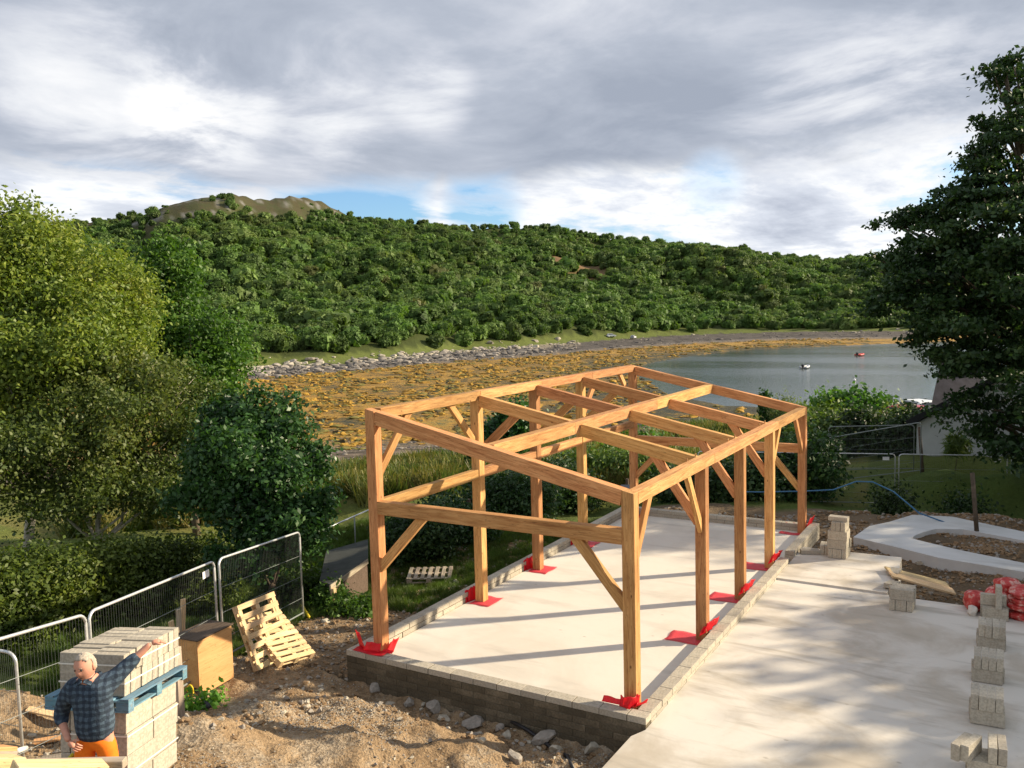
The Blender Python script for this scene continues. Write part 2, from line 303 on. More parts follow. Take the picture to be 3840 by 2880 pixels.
# ------------------------------------------------------------------ object helpers
def tag(o, label=None, cat=None, group=None, kind=None):
    if label: o['label'] = label
    if cat: o['category'] = cat
    if group: o['group'] = group
    if kind: o['kind'] = kind
    return o
def link(o, parent=None):
    COL.objects.link(o)
    if parent: o.parent = parent
    return o
def thing(name, label, cat, loc=(0, 0, 0), rz=0.0, group=None):
    o = bpy.data.objects.new(name, None); o.empty_display_size = 0.2; link(o); o.location = loc; o.rotation_euler = (0, 0, rz)
    return tag(o, label, cat, group)
def from_np(name, V, F, material, parent=None, smooth=False, sides=4):
    me = bpy.data.meshes.new(name); nv = len(V); nf = len(F)
    me.vertices.add(nv); me.vertices.foreach_set('co', np.ascontiguousarray(V, dtype=np.float32).ravel())
    me.loops.add(nf*sides); me.loops.foreach_set('vertex_index', np.ascontiguousarray(F, dtype=np.int32).ravel())
    me.polygons.add(nf); me.polygons.foreach_set('loop_start', np.arange(0, nf*sides, sides, dtype=np.int32)); me.polygons.foreach_set('loop_total', np.full(nf, sides, dtype=np.int32))
    if smooth: me.polygons.foreach_set('use_smooth', np.ones(nf, dtype=bool))
    me.update(calc_edges=True); me.materials.append(MATS[material] if isinstance(material, str) else material)
    return link(bpy.data.objects.new(name, me), parent)
def bm_obj(name, bm, material, parent=None, smooth=False):
    me = bpy.data.meshes.new(name); bmesh.ops.recalc_face_normals(bm, faces=bm.faces); bm.to_mesh(me); bm.free()
    if smooth:
        for q in me.polygons: q.use_smooth = True
    for mm_ in (material if isinstance(material, (list, tuple)) else [material]): me.materials.append(MATS[mm_])
    return link(bpy.data.objects.new(name, me), parent)
def add_box(bm, c, s, M=None, bev=0.0):
    r = bmesh.ops.create_cube(bm, size=1.0); vs = r['verts']
    for v in vs: v.co = Vector((v.co.x*s[0]+c[0], v.co.y*s[1]+c[1], v.co.z*s[2]+c[2]))
    if bev:
        es = list({e for v in vs for e in v.link_edges}); rr = bmesh.ops.bevel(bm, geom=es, offset=bev, segments=1, affect='EDGES'); vs = list({v for f in rr['faces'] for v in f.verts} | {v for v in vs if v.is_valid})
    if M is not None: bmesh.ops.transform(bm, matrix=M, verts=vs)
    return vs
def add_tube(bm, pts, rad, seg=8, caps=True):
    pts = [Vector(p) for p in pts]; n = len(pts); rads = rad if isinstance(rad, (list, tuple)) else [rad]*n; rings = []
    up = Vector((0, 0, 1))
    for i, p in enumerate(pts):
        d = (pts[min(i+1, n-1)]-pts[max(i-1, 0)]).normalized()
        a = d.cross(up)
        if a.length < 0.05: a = d.cross(Vector((1, 0, 0)))
        a.normalize(); b_ = d.cross(a)
        rings.append([bm.verts.new(p+(a*math.cos(2*math.pi*k/seg)+b_*math.sin(2*math.pi*k/seg))*rads[i]) for k in range(seg)])
    for i in range(n-1):
        for k in range(seg): bm.faces.new((rings[i][k], rings[i][(k+1) % seg], rings[i+1][(k+1) % seg], rings[i+1][k]))
    if caps:
        bm.faces.new(rings[0][::-1]); bm.faces.new(rings[-1])
def tube_obj(name, pts, rad, material, parent=None, seg=8, smooth=True):
    bm = bmesh.new(); add_tube(bm, pts, rad, seg); return bm_obj(name, bm, material, parent, smooth)
def beam(name, p0, p1, w_, h, material, parent=None, up=(0, 0, 1), bev=0.006, label=None):
    """a squared timber from p0 to p1, its length along local X"""
    p0 = Vector(p0); p1 = Vector(p1); d = p1-p0; L = d.length; x = d.normalized(); y = Vector(up).cross(x).normalized(); z = x.cross(y)
    bm = bmesh.new(); add_box(bm, (L/2, 0, 0), (L, w_, h), bev=bev)
    ob = bm_obj(name, bm, material, parent)
    ob.matrix_local = Matrix(((x.x, y.x, z.x, p0.x), (x.y, y.y, z.y, p0.y), (x.z, y.z, z.z, p0.z), (0, 0, 0, 1)))
    if label: ob['label'] = label
    return ob
def place(ob, loc, rz=0.0, rx=0.0, ry=0.0): ob.location = loc; ob.rotation_euler = (rx, ry, rz); return ob

# value noise for numpy heights
_perm = rng.random((256, 256))
def vnoise(x, y):
    xi = np.floor(x).astype(int); yi = np.floor(y).astype(int); fx = x-xi; fy = y-yi; fx = fx*fx*(3-2*fx); fy = fy*fy*(3-2*fy)
    g = lambda a, b_: _perm[a % 256, b_ % 256]
    return (g(xi, yi)*(1-fx)+g(xi+1, yi)*fx)*(1-fy)+(g(xi, yi+1)*(1-fx)+g(xi+1, yi+1)*fx)*fy
def fbm(x, y, o_=4, gain=0.5):
    s = 0; a = 1; tot = 0
    for i in range(o_): s = s+a*(vnoise(x*2**i+17.3*i, y*2**i-9.1*i)-0.5); tot += a; a *= gain
    return s/tot*2

# ------------------------------------------------------------------ terrain
CP = np.array([(-3, -.5, -.42), (-5, -.5, -.40), (-.4, -.5, -.42), (-1.6, -.5, -.44), (-4.6, -4.6, .85), (-3.3, -6.0, 1.28), (-2.6, -7.2, 1.35), (-5.8, -4.9, .45), (-7.0, -1.8, -.1), (-8.5, -.5, -.4),
    (0.0, -1.6, -.50), (-.2, -3, -.30), (-1.5, -3, .05), (-3.0, -3, .30), (-5.0, -3, .25), (-1, -6, .7), (-3, -1.7, -.18), (-5, -1.7, -.15), (0, -8, .8), (-5, -8, 1.5), (-8, -6, .9), (-11, -8, 1.0), (0, -13, 1.3), (-12, -14, 1.5), (8, -14, 1),
    (-6.3, 1, -.42), (-6.3, 4, -.45), (-6.3, 7, -.55), (-6.3, 11, -.7), (-10, -3, -.6), (-12, 3, -1.1), (-18, 3, -1.5), (-14, 9, -1.4), (-20, 12, -2.1), (-26, 2, -1.8), (-16, -6, -.3), (-9, 14, -1.3), (-9, 6, -.9),
    (3.0, 8.2, -.62), (4.2, 8.3, -.58), (2.9, 9.6, -.68), (5.5, 8.0, -.5), (3.6, 9.3, -.62), (3.5, 14.3, -.37), (5, 13.7, -.37), (6.6, 13, -.37), (3.2, 17.0, -.42), (5.1, 16.0, -.40), (1.0, 15.4, -.45), (.6, 13.5, -.5), (2, 0, -.25), (3, 5, -.25), (8, 0, -.2), (8, 6, -.25), (14, 0, 0), (14, 10, 0), (1.5, 8, -.3), (3.4, 9.0, -.62), (1.2, 11.2, -.6), (2.6, 11.2, -.72), (4.6, 10.5, -.65), (6.5, 10, -.5), (2.4, 14, -.45), (4, 14, -.45), (5.5, 13, -.45),
    (1, 16.6, -.5), (2.4, 17.7, -.40), (4.3, 17.6, -.35), (6, 16.8, -.4), (8, 16, -.4), (2, 19.6, -1.15), (4.5, 19.6, -1.1), (7, 19, -1.0), (1.5, 18.8, -1.0), (0, 14.5, -.55), (-2.5, 13.5, -.6), (-3, 17, -1.0), (-6, 13.5, -.8), (3.5, 21.5, -1.35), (0, 22, -1.4), (6.5, 22, -1.3), (3, 26, -1.7), (6, 30, -2.0), (-6, 22, -1.6), (-10, 18, -1.8),
    (-25, 25, -3.4), (-15, 33, -3.8), (-5, 36, -3.2), (2, 40, -3.0), (8, 45, -3.0), (-38, 34, -6.3), (-31, 45, -6.6), (-23, 68, -7.0), (-30, 12, -3.0), (-36, 20, -4.8), (-50, 10, -5.0), (-60, 30, -7.2), (-4, 73, -4.6), (12, 70, -4.0), (-12, 60, -5.6), (-8, 88, -7.3), (20, 30, -.5), (30, 60, -2), (40, 0, 1), (25, 100, -7)], float)
CP = np.concatenate([CP, np.array([at(*q) for q in ((1990, 984, 42), (2100, 984, 41), (2200, 984, 40), (1900, 990, 44), (1800, 1000, 44), (2050, 1015, 36), (2180, 1020, 35), (1940, 925, 60), (1850, 935, 62))])])
def near_h(x, y):
    sh = x.shape; x = x.ravel(); y = y.ravel(); out_ = np.empty_like(x)
    for s_ in range(0, len(x), 20000):
        e_ = slice(s_, s_+20000)
        d2 = (x[e_, None]-CP[None, :, 0])**2+(y[e_, None]-CP[None, :, 1])**2+0.25
        dmin = np.sqrt(d2.min(axis=1)); wt = d2**-1.7*np.exp(-0*d2)
        out_[e_] = (wt*CP[None, :, 2]).sum(1)/wt.sum(1)
    return out_.reshape(sh)
def tab(az, pts):
    pts = sorted(pts); return np.interp(az, [q[0] for q in pts], [q[1] for q in pts])
NE = [(-60, 118), (-10, 120), (4.6, 121), (8.5, 123), (11.4, 120), (16.7, 124), (20.2, 140), (22.8, 188)]
FE = [(22.8, 188), (21.6, 228), (18.4, 265), (15.6, 293), (11.5, 307), (5.8, 337), (0, 365), (-20, 420), (-60, 500)]
RL = [(70, 190), (48.2, 202), (42.8, 217), (37.8, 235), (33.8, 254), (29.1, 271), (24.6, 302), (18.5, 345), (12.8, 372), (6, 372), (0, 385), (-20, 440), (-60, 520)]
HW = [(70, 215), (48.3, 225), (45.7, 237), (42.9, 236), (36.8, 271), (33.7, 300), (30.3, 315), (24.5, 365), (18.6, 420), (12.7, 440), (6, 426), (0, 440), (-20, 480), (-60, 560)]
SKY_D = [(-400, 500), (-150, 490), (0, 482), (110, 472), (180, 464), (300, 449), (400, 433), (440, 426), (468, 420), (490, 413), (515, 417), (545, 426), (585, 428), (625, 422), (665, 427), (700, 435), (760, 452), (830, 466), (890, 470), (960, 474), (1010, 482), (1100, 479), (1150, 475), (1200, 477), (1260, 490), (1330, 502), (1400, 510), (1500, 520), (1560, 525), (1620, 530), (1700, 545), (1800, 556), (1850, 552), (1900, 556), (2000, 560), (2212, 575), (2500, 590)]
_sk = []
for (u_, v_) in SKY_D:
    d_ = ray(u_, v_); _sk.append((math.degrees(math.atan2(-d_[0], d_[1])), d_[2]/math.hypot(d_[0], d_[1])))
_sk.append((_sk[0][0]+60, 0.09)); _sk.append((-90, 0.045))
RS = [(90, 600), (62, 560), (50, 520), (42, 600), (36, 640), (30, 660), (20, 700), (10, 760), (0, 820), (-60, 900)]
def azr(x, y): return np.degrees(np.arctan2(-(x-CAM[0]), y-CAM[1])), np.hypot(x-CAM[0], y-CAM[1])
TREEH = 5.0
def hill_h(az, r):
    hw = tab(az, HW); rs = tab(az, RS); s_ = (r-hw)/(rs-hw); tan_s = tab(az, _sk)
    peak = np.clip((az-40.5)/2, 0, 1)*np.clip((54-az)/2, 0, 1)
    top = CAM[2]+rs*tan_s-TREEH*(1-peak*0.9)
    t0 = (-6.2-CAM[2])/hw; t1 = (top-CAM[2])/rs
    ss = np.clip(s_, 0, 1)
    tt = t0+(t1-t0)*(0.9*ss**0.78+0.1*ss)
    xx = -np.sin(np.radians(az))*r; yy = np.cos(np.radians(az))*r; env = np.sin(np.pi*np.clip(s_, 0, 1))
    h = CAM[2]+r*tt + fbm(xx/55, yy/55, 4)*11*env+fbm(xx/150+5, yy/150, 3)*22*env+fbm(xx/22, yy/22, 4)*2.2*np.clip(s_*1.2, 0, 1)*(s_ < 1.02)
    back = top - (r-rs)*0.25
    return np.where(s_ > 1, back+fbm(xx/22, yy/22, 4)*2.2, h)
def H(x, y, detail=True):
    az, r = azr(x, y)
    ne = tab(az, NE); fe = tab(az, FE); rl = tab(az, RL); hw = tab(az, HW)
    n = near_h(x, y)
    flat = -7.55+fbm(x/14, y/14, 4)*0.18+np.clip((r-rl)/8, -.0, 1)*0.5
    rocks = -7.2+(r-rl)/(hw-rl+.01)*1.0
    k = np.clip((r-66)/26, 0, 1); right = np.clip((19-az)/5, 0, 1); kr = np.clip((r-88)/16, 0, 1)
    k = k*(1-right)+kr*right; k = k*k*(3-2*k)
    h = n*(1-k)+flat*k
    h = np.where(r > rl, rocks+fbm(x/3, y/3, 3)*0.3, h)
    h = np.where(r > hw, hill_h(az, r), h)
    inw = (az < 22.8) & (r > ne) & (r < fe); 
    edge = np.minimum(np.abs(r-ne), np.abs(r-fe)); h = np.where(inw, np.minimum(h, -7.6-np.clip(edge/6, 0, 1)*1.6), h)
    return h
# polar sheet centred under the viewpoint, fine ahead and coarse behind
az_f = np.concatenate([np.arange(-64, -12, 2.0), np.arange(-12, 78, 0.22), np.arange(78, 296, 6.0)]); rr_ = [0.4]
while rr_[-1] < 1500: rr_.append(rr_[-1]*1.0165+0.012)
rr_ = np.array(rr_); AZ, RR = np.meshgrid(np.radians(az_f), rr_)
GX = CAM[0]-np.sin(AZ)*RR; GY = CAM[1]+np.cos(AZ)*RR
azd = np.degrees(AZ); azw = ((azd+180) % 360)-180
GH = H(GX, GY)
behind = (azw > 80) | (azw < -66); GH = np.where(behind & (RR > 60), near_h(GX, GY)*0+1.0+fbm(GX/60, GY/60, 3)*5, GH)
# the ground dips under the finer yard sheet and under the slabs
YB = (-9.0, 0.16, -9.2, -0.33)
iny = (GX > YB[0]+.25) & (GX < YB[1]) & (GY > YB[2]+.25) & (GY < YB[3]+.1)
GH = np.where(iny, GH-0.35, GH)
GH = np.where((GX > -5.4) & (GX < 0.5) & (GY > -.3) & (GY < 12.3), -0.6, GH)
GH = GH+np.where((RR < 62) & ~iny, fbm(GX*1.1, GY*1.1, 4)*0.10, 0)
nr, na = GX.shape
V = np.stack([GX.ravel(), GY.ravel(), GH.ravel()], 1); idx = np.arange(nr*na).reshape(nr, na)
a_ = idx[:-1, :]; b_ = idx[1:, :]; F = np.stack([a_.ravel(), np.roll(a_, -1, 1).ravel(), np.roll(b_, -1, 1).ravel(), b_.ravel()], 1)
ne = tab(azw, NE); fe = tab(azw, FE); rl = tab(azw, RL); hw = tab(azw, HW)
# what covers the ground
def colmix(c, m_, new): m_ = np.clip(m_, 0, 1)[..., None]; return c*(1-m_)+np.array(new)*m_
N1 = fbm(GX/6, GY/6, 4); N2 = fbm(GX/1.7+9, GY/1.7, 4); N3 = fbm(azw*0.5+3, RR/40, 4)
cc = np.zeros(GX.shape+(3,)); cc[:] = (.075, .115, .025)                                    # lawn
cc = colmix(cc, 0.5+N1, (.10, .12, .03))
site = (GX > -8) & (GX < 14) & (GY > -12) & (GY < 18.6+N1*1.2)
site = site | ((GX > -7.6+N2*.8) & (GX < 0) & (GY > -1) & (GY < 13.5+N2)); site = (site & (GX > -7.4+N2*.7)) | ((GX > -9.8+N2*1.2) & (GX < -5) & (GY > .5+N2) & (GY < 14+N1*2))  # soil strip left of the wall; its dark colour also stands in for shade
cc = colmix(cc, site*1.0, (.20, .145, .09)); cc = colmix(cc, site*np.clip(N2*2.5, 0, .8), (.11, .08, .05))
rough_ = (RR > 34) & (RR < 70) & (azw > 8); cc = colmix(cc, rough_*(0.75+N1), (.13, .15, .035)); cc = colmix(cc, rough_*np.clip(N2*2+.1, 0, .7), (.17, .15, .05))
mud = np.clip((RR-63-N1*8)/5, 0, 1)*(azw > 14)*(RR < 95); cc = colmix(cc, mud, (.125, .10, .075)); cc = colmix(cc, mud*np.clip(N2*3, 0, .8), (.045, .04, .033)); cc = colmix(cc, mud*np.clip(-N2*3, 0, .7), (.21, .17, .13))
cc = colmix(cc, (RR > rl)*1.0, (.10, .09, .08)); cc = colmix(cc, (RR > rl)*np.clip(N2*3, 0, .7), (.045, .04, .038))
pale = np.clip((RR-rl)/(hw-rl)*2.2-1.1+N2*1.2, 0, 1)*(azw > 26); cc = colmix(cc, pale, (.36, .31, .22))
cc = colmix(cc, (RR > hw-7+N2*4)*(RR < hw+90), (.11, .135, .035))
hl = (RR > hw+8); cc = colmix(cc, hl*1.0, (.055, .07, .02)); s_h = (RR-hw)/(tab(azw, RS)-hw)
cc = colmix(cc, hl*np.clip((s_h-.72+N3*.3)*5, 0, 1)*(azw > 40), (.075, .066, .032)); cc = colmix(cc, hl*np.clip(N2*2.5+N3, 0, .6)*(azw > 40)*(s_h > .72), (.055, .07, .024)); cc = colmix(cc, hl*np.clip(fbm(GX/5, GY/5, 3)*4-1, 0, .8)*(azw > 40)*(s_h > .8), (.24, .23, .21))
_q = at(1250, 545, 10); q_az = math.degrees(math.atan2(-(_q[0]-CAM[0]), _q[1]-CAM[1]))
CLEAR = np.clip(1.25-((azw-q_az)/2.6)**2-((s_h-.60-(azw-q_az)*0.02)/.11)**2+N3*.6, 0, 1); cc = colmix(cc, hl*CLEAR, (.17, .105, .055))
flatm = ((RR > np.where(azw > 19, 86, 98)+N1*6) & (RR <= rl+1.0) & ~behind)
me_flat_rock = np.clip(np.clip(1-(rl-RR)/14, 0, 1)*1.1+N2*.6, 0, 1)
fl = np.stack([np.clip(np.clip((100-RR)/14, 0, 1)*(azw > 19)+me_flat_rock*(azw > 5)*np.clip((rl-RR < 9), 0, 1), 0, 1), np.clip(1-np.abs(RR-fe)/(26+20*(azw < 14)), 0, 1)*(azw < 30)*0+np.clip((34-azw)/14, 0, 1)*np.clip((rl-RR-30)/60, 0, 1), 0*RR], -1)
g = from_np('ground', V, F, 'land', smooth=True); me = g.data; me.materials.append(MATS['flats'])
ca = me.color_attributes.new('cover', 'FLOAT_COLOR', 'POINT'); ca.data.foreach_set('color', np.concatenate([cc.reshape(-1, 3), np.ones((nr*na, 1))], 1).astype(np.float32).ravel())
ca2 = me.color_attributes.new('shore', 'FLOAT_COLOR', 'POINT'); ca2.data.foreach_set('color', np.concatenate([fl.reshape(-1, 3), np.ones((nr*na, 1))], 1).astype(np.float32).ravel())
fm = flatm[:-1, :].ravel(); me.polygons.foreach_set('material_index', fm.astype(np.int32)); tag(g, kind='structure')

wa = np.radians(np.concatenate([np.arange(-60, 24, 1.5), [24]])); wv = []
for a in wa: wv += [(CAM[0]-math.sin(a)*100, CAM[1]+math.cos(a)*100, -8.0+.0), (CAM[0]-math.sin(a)*560, CAM[1]+math.cos(a)*560, -8.0)]
wf = [(2*i, 2*i+1, 2*i+3, 2*i+2) for i in range(len(wa)-1)]
tag(from_np('water', np.array(wv), np.array(wf)[:, ::-1], 'water'), kind='structure')

# finer sheet of dug-over soil in front of the new slab
def yard_h(x, y):
    h = near_h(x, y); n_ = fbm(x*1.6, y*1.6, 5, 0.6); t_ = fbm(x*5+3, y*5, 4, 0.6)
    h = h+n_*0.16+t_*0.05+0.05*np.abs(fbm(x*2.3+y*.8, y*2.3, 3))
    h = h+0.07*np.exp(-((y+1.15+0.25*np.sin(x*1.3))/.22)**2)*(x < -.5)-0.10*np.exp(-((y+.62)/.28)**2)
    return h
gx = np.arange(YB[0], YB[1]+.001, 0.045); gy = np.arange(YB[2], YB[3]+.001, 0.045); YX, YY = np.meshgrid(gx, gy); YH = yard_h(YX, YY)
# sheet edge turned down into the ground beneath
em = np.minimum(np.minimum(YX-YB[0], 9), YY-YB[2]); YH = YH-np.clip(0.2-em, 0, .2)*2
idx = np.arange(YX.size).reshape(YX.shape); F = np.stack([idx[:-1, :-1].ravel(), idx[:-1, 1:].ravel(), idx[1:, 1:].ravel(), idx[1:, :-1].ravel()], 1)
tag(from_np('dug_soil', np.stack([YX.ravel(), YY.ravel(), YH.ravel()], 1), F, 'soil', smooth=True), kind='structure')
def gz(x, y):
    x = float(x); y = float(y)
    if YB[0]+.2 < x < YB[1] and YB[2]+.2 < y < YB[3]: return float(yard_h(np.array([x]), np.array([y]))[0])
    return float(H(np.array([x]), np.array([y]))[0])
def hit(u, v, tmin=4.0, tmax=120.0, lift=0.0):
    d = ray(u, v); tt = np.geomspace(tmin, tmax, 700); Pp = CAM[None]+tt[:, None]*d[None]; hh = H(Pp[:, 0], Pp[:, 1]); k = np.argmax(Pp[:, 2] < hh+lift)
    return Vector((Pp[k, 0], Pp[k, 1], hh[k]))

# ------------------------------------------------------------------ slabs
bm = bmesh.new(); add_box(bm, (-2.56, 6.0, -.30), (5.25, 12.2, .60)); tag(bm_obj('concrete_slab', bm, 'slab_smooth'), kind='structure')
bm = bmesh.new()
pl = [(.285, -.36), (.17, -.62), (.15, -2.5), (.16, -6.5), (12, -6.5), (12, 6.2), (5.05, 6.93), (4.0, 7.43), (3.1, 7.46), (2.6, 7.455), (.285, 7.5)]
vt = [bm.verts.new((x, y, .04+0.006*math.sin(x*3+y))) for x, y in pl]; vb = [bm.verts.new((x, y, -.42)) for x, y in pl]; bm.faces.new(vt); bm.faces.new(vb[::-1])
for i in range(len(pl)): bm.faces.new((vt[i], vb[i], vb[(i+1) % len(pl)], vt[(i+1) % len(pl)]))
tag(bm_obj('concrete_pad', bm, 'pad_rough'), kind='structure')
bm = bmesh.new(); pl = [(.285, 7.50), (2.58, 7.46), (2.62, 9.0), (2.55, 10.34), (1.3, 10.30), (.285, 10.28)]
vt = [bm.verts.new((x, y, .085)) for x, y in pl]; vb = [bm.verts.new((x, y, -.5)) for x, y in pl]; bm.faces.new(vt); bm.faces.new(vb[::-1])
for i in range(len(pl)): bm.faces.new((vt[i], vb[i], vb[(i+1) % len(pl)], vt[(i+1) % len(pl)]))
tag(bm_obj('concrete_apron', bm, 'pad_rough'), kind='structure')
# poured strip footing beyond the trench, around a pocket of gravel
def ring_slab(name, outer, inner, z, depth, material):
    bm = bmesh.new(); n = len(outer); vo_ = [bm.verts.new((x, y, z)) for x, y in outer]; vi = [bm.verts.new((x, y, z)) for x, y in inner]; vo2 = [bm.verts.new((x, y, z-depth)) for x, y in outer]; vi2 = [bm.verts.new((x, y, z-depth)) for x, y in inner]
    for i in range(n):
        j = (i+1) % n
        bm.faces.new((vo_[i], vo_[j], vi[j], vi[i])); bm.faces.new((vo_[i], vo2[i], vo2[j], vo_[j])); bm.faces.new((vi[i], vi[j], vi2[j], vi2[i]))
    return bm_obj(name, bm, material)
outer = [(1.01, 13.27), (1.22, 14.74), (1.66, 15.47), (2.17, 16.68), (3.22, 16.91), (5.09, 15.81), (7.5, 14.6), (9.5, 13.0), (9.3, 10.6), (7.2, 11.1), (5.07, 11.67), (3.21, 12.1), (2.05, 12.75)]
inner = [(2.42, 13.80), (2.50, 14.2), (2.68, 14.7), (2.92, 15.13), (3.6, 15.42), (5.08, 14.77), (6.8, 13.9), (8.2, 12.9), (8.1, 11.9), (6.6, 12.1), (5.08, 12.48), (3.7, 13.05), (2.8, 13.55)]
tag(ring_slab('strip_footing', outer, inner, -.30, .35, 'footing'), kind='structure')

# ------------------------------------------------------------------ block walls round the slab
BL, BH, BW = .44, .10, .215
bm = bmesh.new(); add_box(bm, (0, 0, 0), (BL, BW, BH), bev=.004); _blk = bm_obj('block', bm, 'block'); BLK_ME = _blk.data; bpy.data.objects.remove(_blk)
bm = bmesh.new(); add_box(bm, (0, 0, 0), (BW, BW, BH), bev=.004); _blk = bm_obj('block', bm, 'block'); HALF_ME = _blk.data; bpy.data.objects.remove(_blk)
DIRTY_ME = BLK_ME.copy(); DIRTY_ME.materials[0] = MATS['block_dirty']
def block(parent, loc, rz=0.0, rx=0.0, ry=0.0, dirty=False, name='block'):
    o = bpy.data.objects.new(name, DIRTY_ME if dirty else BLK_ME); link(o, parent); o.location = loc; o.rotation_euler = (rx, ry, rz); return o
def wall_run(parent, p0, p1, courses, ztop, core=True, dirty=False):
    """courses of laid blocks from p0 to p1, top course first"""
    p0 = Vector((*p0, 0)); p1 = Vector((*p1, 0)); d = (p1-p0); L = d.length; d.normalize(); rz = math.atan2(d.y, d.x); step = BL+.011
    for c in range(courses):
        s_ = -step/2*(c % 2)
        while s_ < L-.12:
            a = max(s_, 0); e = min(s_+BL, L)
            if e-a > .1:
                o = block(parent, (0, 0, 0), rz+rnd.uniform(-.008, .008), dirty=(dirty == 2 and c > 0) or (dirty == 1 and c > 1)); m_ = (a+e)/2
                o.location = p0+d*m_+Vector((rnd.uniform(-.004, .004), rnd.uniform(-.004, .004), ztop-BH/2-c*(BH+.011))); o.scale = ((e-a)/BL, 1, 1)
            s_ += step
    if core:
        bm = bmesh.new(); hh = courses*(BH+.011)-.008; add_box(bm, (L/2, 0, ztop-hh/2-.006), (L-.012, BW-.016, hh))
        o = bm_obj('mortar_bed', bm, 'block_dirty' if dirty else 'mortar', parent); o.location = p0; o.rotation_euler = (0, 0, rz)
wl = thing('block_wall', 'low mortared concrete block wall round the timber framed slab', 'wall', (0, 0, 0))
wall_run(wl, (-5.42, -.225), (.285, -.225), 6, .20, dirty=2)
wall_run(wl, (-5.31, -.11), (-5.31, 12.32), 4, .20, dirty=1)
wall_run(wl, (.175, -.11), (.175, 8.75), 2, .20)
wall_run(wl, (-5.19, 12.215), (.065, 12.215), 3, .20)
w2 = thing('block_wall', 'short stepped end of block wall in shade behind the tall block stack', 'wall', (0, 0, 0))
wall_run(w2, (.175, 9.25), (.175, 12.32), 4, .23)

# ------------------------------------------------------------------ the timber frame
Wd, Ln = 5.065, 12.1; YS = [0, 3.371, 5.892, 8.37, 11.89]; HL, HR, HM = 4.516, 3.426, 2.87; SL = (HL-HR)/Wd
fr = thing('timber_building', 'open oak coloured timber frame with braces and sloping rafters on the concrete slab', 'timber frame', (0, 0, 0))
def roofz(x): return HR-x*SL
def post(x0, y0, ztop0, ztop1, z0=0.004):
    """post .2 square, x0 = outer side, top cut to the slope"""
    bm = bmesh.new(); vs = add_box(bm, (0, 0, 0), (1, .2, .2)); H_ = max(ztop0, ztop1)
    for v in vs:
        z = v.co.z
        v.co.x = z0 if v.co.x < 0 else (ztop0 if z > 0 else ztop1)
    # local X up, local Y along +y, local Z along -x
    bmesh.ops.bevel(bm, geom=list(bm.edges), offset=.006, segments=1, affect='EDGES')
    o = bm_obj('post', bm, 'fir', fr); o.matrix_local = Matrix(((0, 0, -1, x0), (0, 1, 0, y0), (1, 0, 0, 0), (0, 0, 0, 1))); return o
for i, y in enumerate(YS):
    c = i in (0, 4); yc = y+.1
    if c:
        post(-Wd+.1, yc, roofz(-Wd), roofz(-Wd+.2)); post(-.1, yc, roofz(-.2), roofz(0))
    else:
        post(-Wd+.1, yc, HL-.19, HL-.19); post(-.1, yc, HR-.17, HR-.17)
# wall plates between the corner posts, in scarfed lengths
for (x, h) in ((-Wd+.1, HL), (-.1, HR)):
    cuts = [.2, 3.95, 8.9, Ln-.2] if x > -1 else [.2, 3.5, 6.2, 9.0, Ln-.2]
    for a, b in zip(cuts[:-1], cuts[1:]): beam('wall_plate', (x, a+.0015, h-.095+rnd.uniform(-.004, .004)), (x, b-.0015, h-.095), .2+rnd.uniform(-.004, .004), .19, 'fir', fr)
# rafters across
def raf(y, xa=-Wd+.2, xb=-.2, drop=0.0, h=.24, w_=.15):
    beam('rafter', (xa, y, roofz(xa)-h/2-drop), (xb, y, roofz(xb)-h/2-drop), w_, h, 'fir', fr)
raf(.105, w_=.19); raf(Ln-.105, w_=.19)
PX = -2.62
for y in YS[1:4]:
    raf(y+.1, -Wd+.2, PX-.1, .035); raf(y+.1, PX+.1, -.2, .035)
cuts = [.2, 3.2, 7.6, Ln-.2]
for a, b in zip(cuts[:-1], cuts[1:]): beam('purlin', (PX, a, roofz(PX)-.115), (PX, b-.002, roofz(PX)-.115), .2, .23, 'fir', fr)
# middle rails
beam('rail', (-Wd+.2, .085, HM-.115), (-.2, .085, HM-.115), .17, .23, 'fir', fr)
beam('rail', (-Wd+.2, Ln-.1, 2.42-.115), (-.2, Ln-.1, 2.42-.115), .17, .23, 'fir', fr)
for a, b in zip(YS[:-1], YS[1:]): beam('rail', (-Wd+.11, a+.2, HM-.10), (-Wd+.11, b, HM-.10), .14, .20, 'fir', fr)
def brace(p0, p1, w_=.08, d=.15):
    p0 = Vector(p0); p1 = Vector(p1); dd = (p1-p0).normalized(); beam('brace', p0-dd*.06, p1+dd*.06, w_, d, 'fir', fr, up=(0, 0, 1))
xl = -Wd+.1; xr = -.1; pl_ = HL-.19; pr_ = HR-.19; g_ = .88
brace((xl, .2, pl_-1.0), (xl, 1.12, pl_)); brace((xl, YS[1], pl_-.9), (xl, YS[1]-g_, pl_)); brace((xl, YS[3]+.2, pl_-.9), (xl, YS[3]+.2+g_, pl_)); brace((xl, Ln-.2, pl_-.9), (xl, Ln-.2-g_, pl_))
brace((xr, .2, pr_-.95), (xr, .85, pr_)); brace((xr, YS[1], pr_-1.1), (xr, YS[1]-.72, pr_)); brace((xr, YS[3]+.2, pr_-.95), (xr, YS[3]+.2+.8, pr_)); brace((xr, Ln-.2, pr_-.95), (xr, Ln-.2-.8, pr_))
for y in YS[1:4]:                                                  # knees under the inner rafters
    a = -Wd+.2; brace((a, y+.1, roofz(a)-.27-.95), (a+.85, y+.1, roofz(a+.85)-.27), .09, .17); brace((-.2, y+.1, roofz(-.2)-.27-.95), (-.98, y+.1, roofz(-.98)-.27), .09, .17)
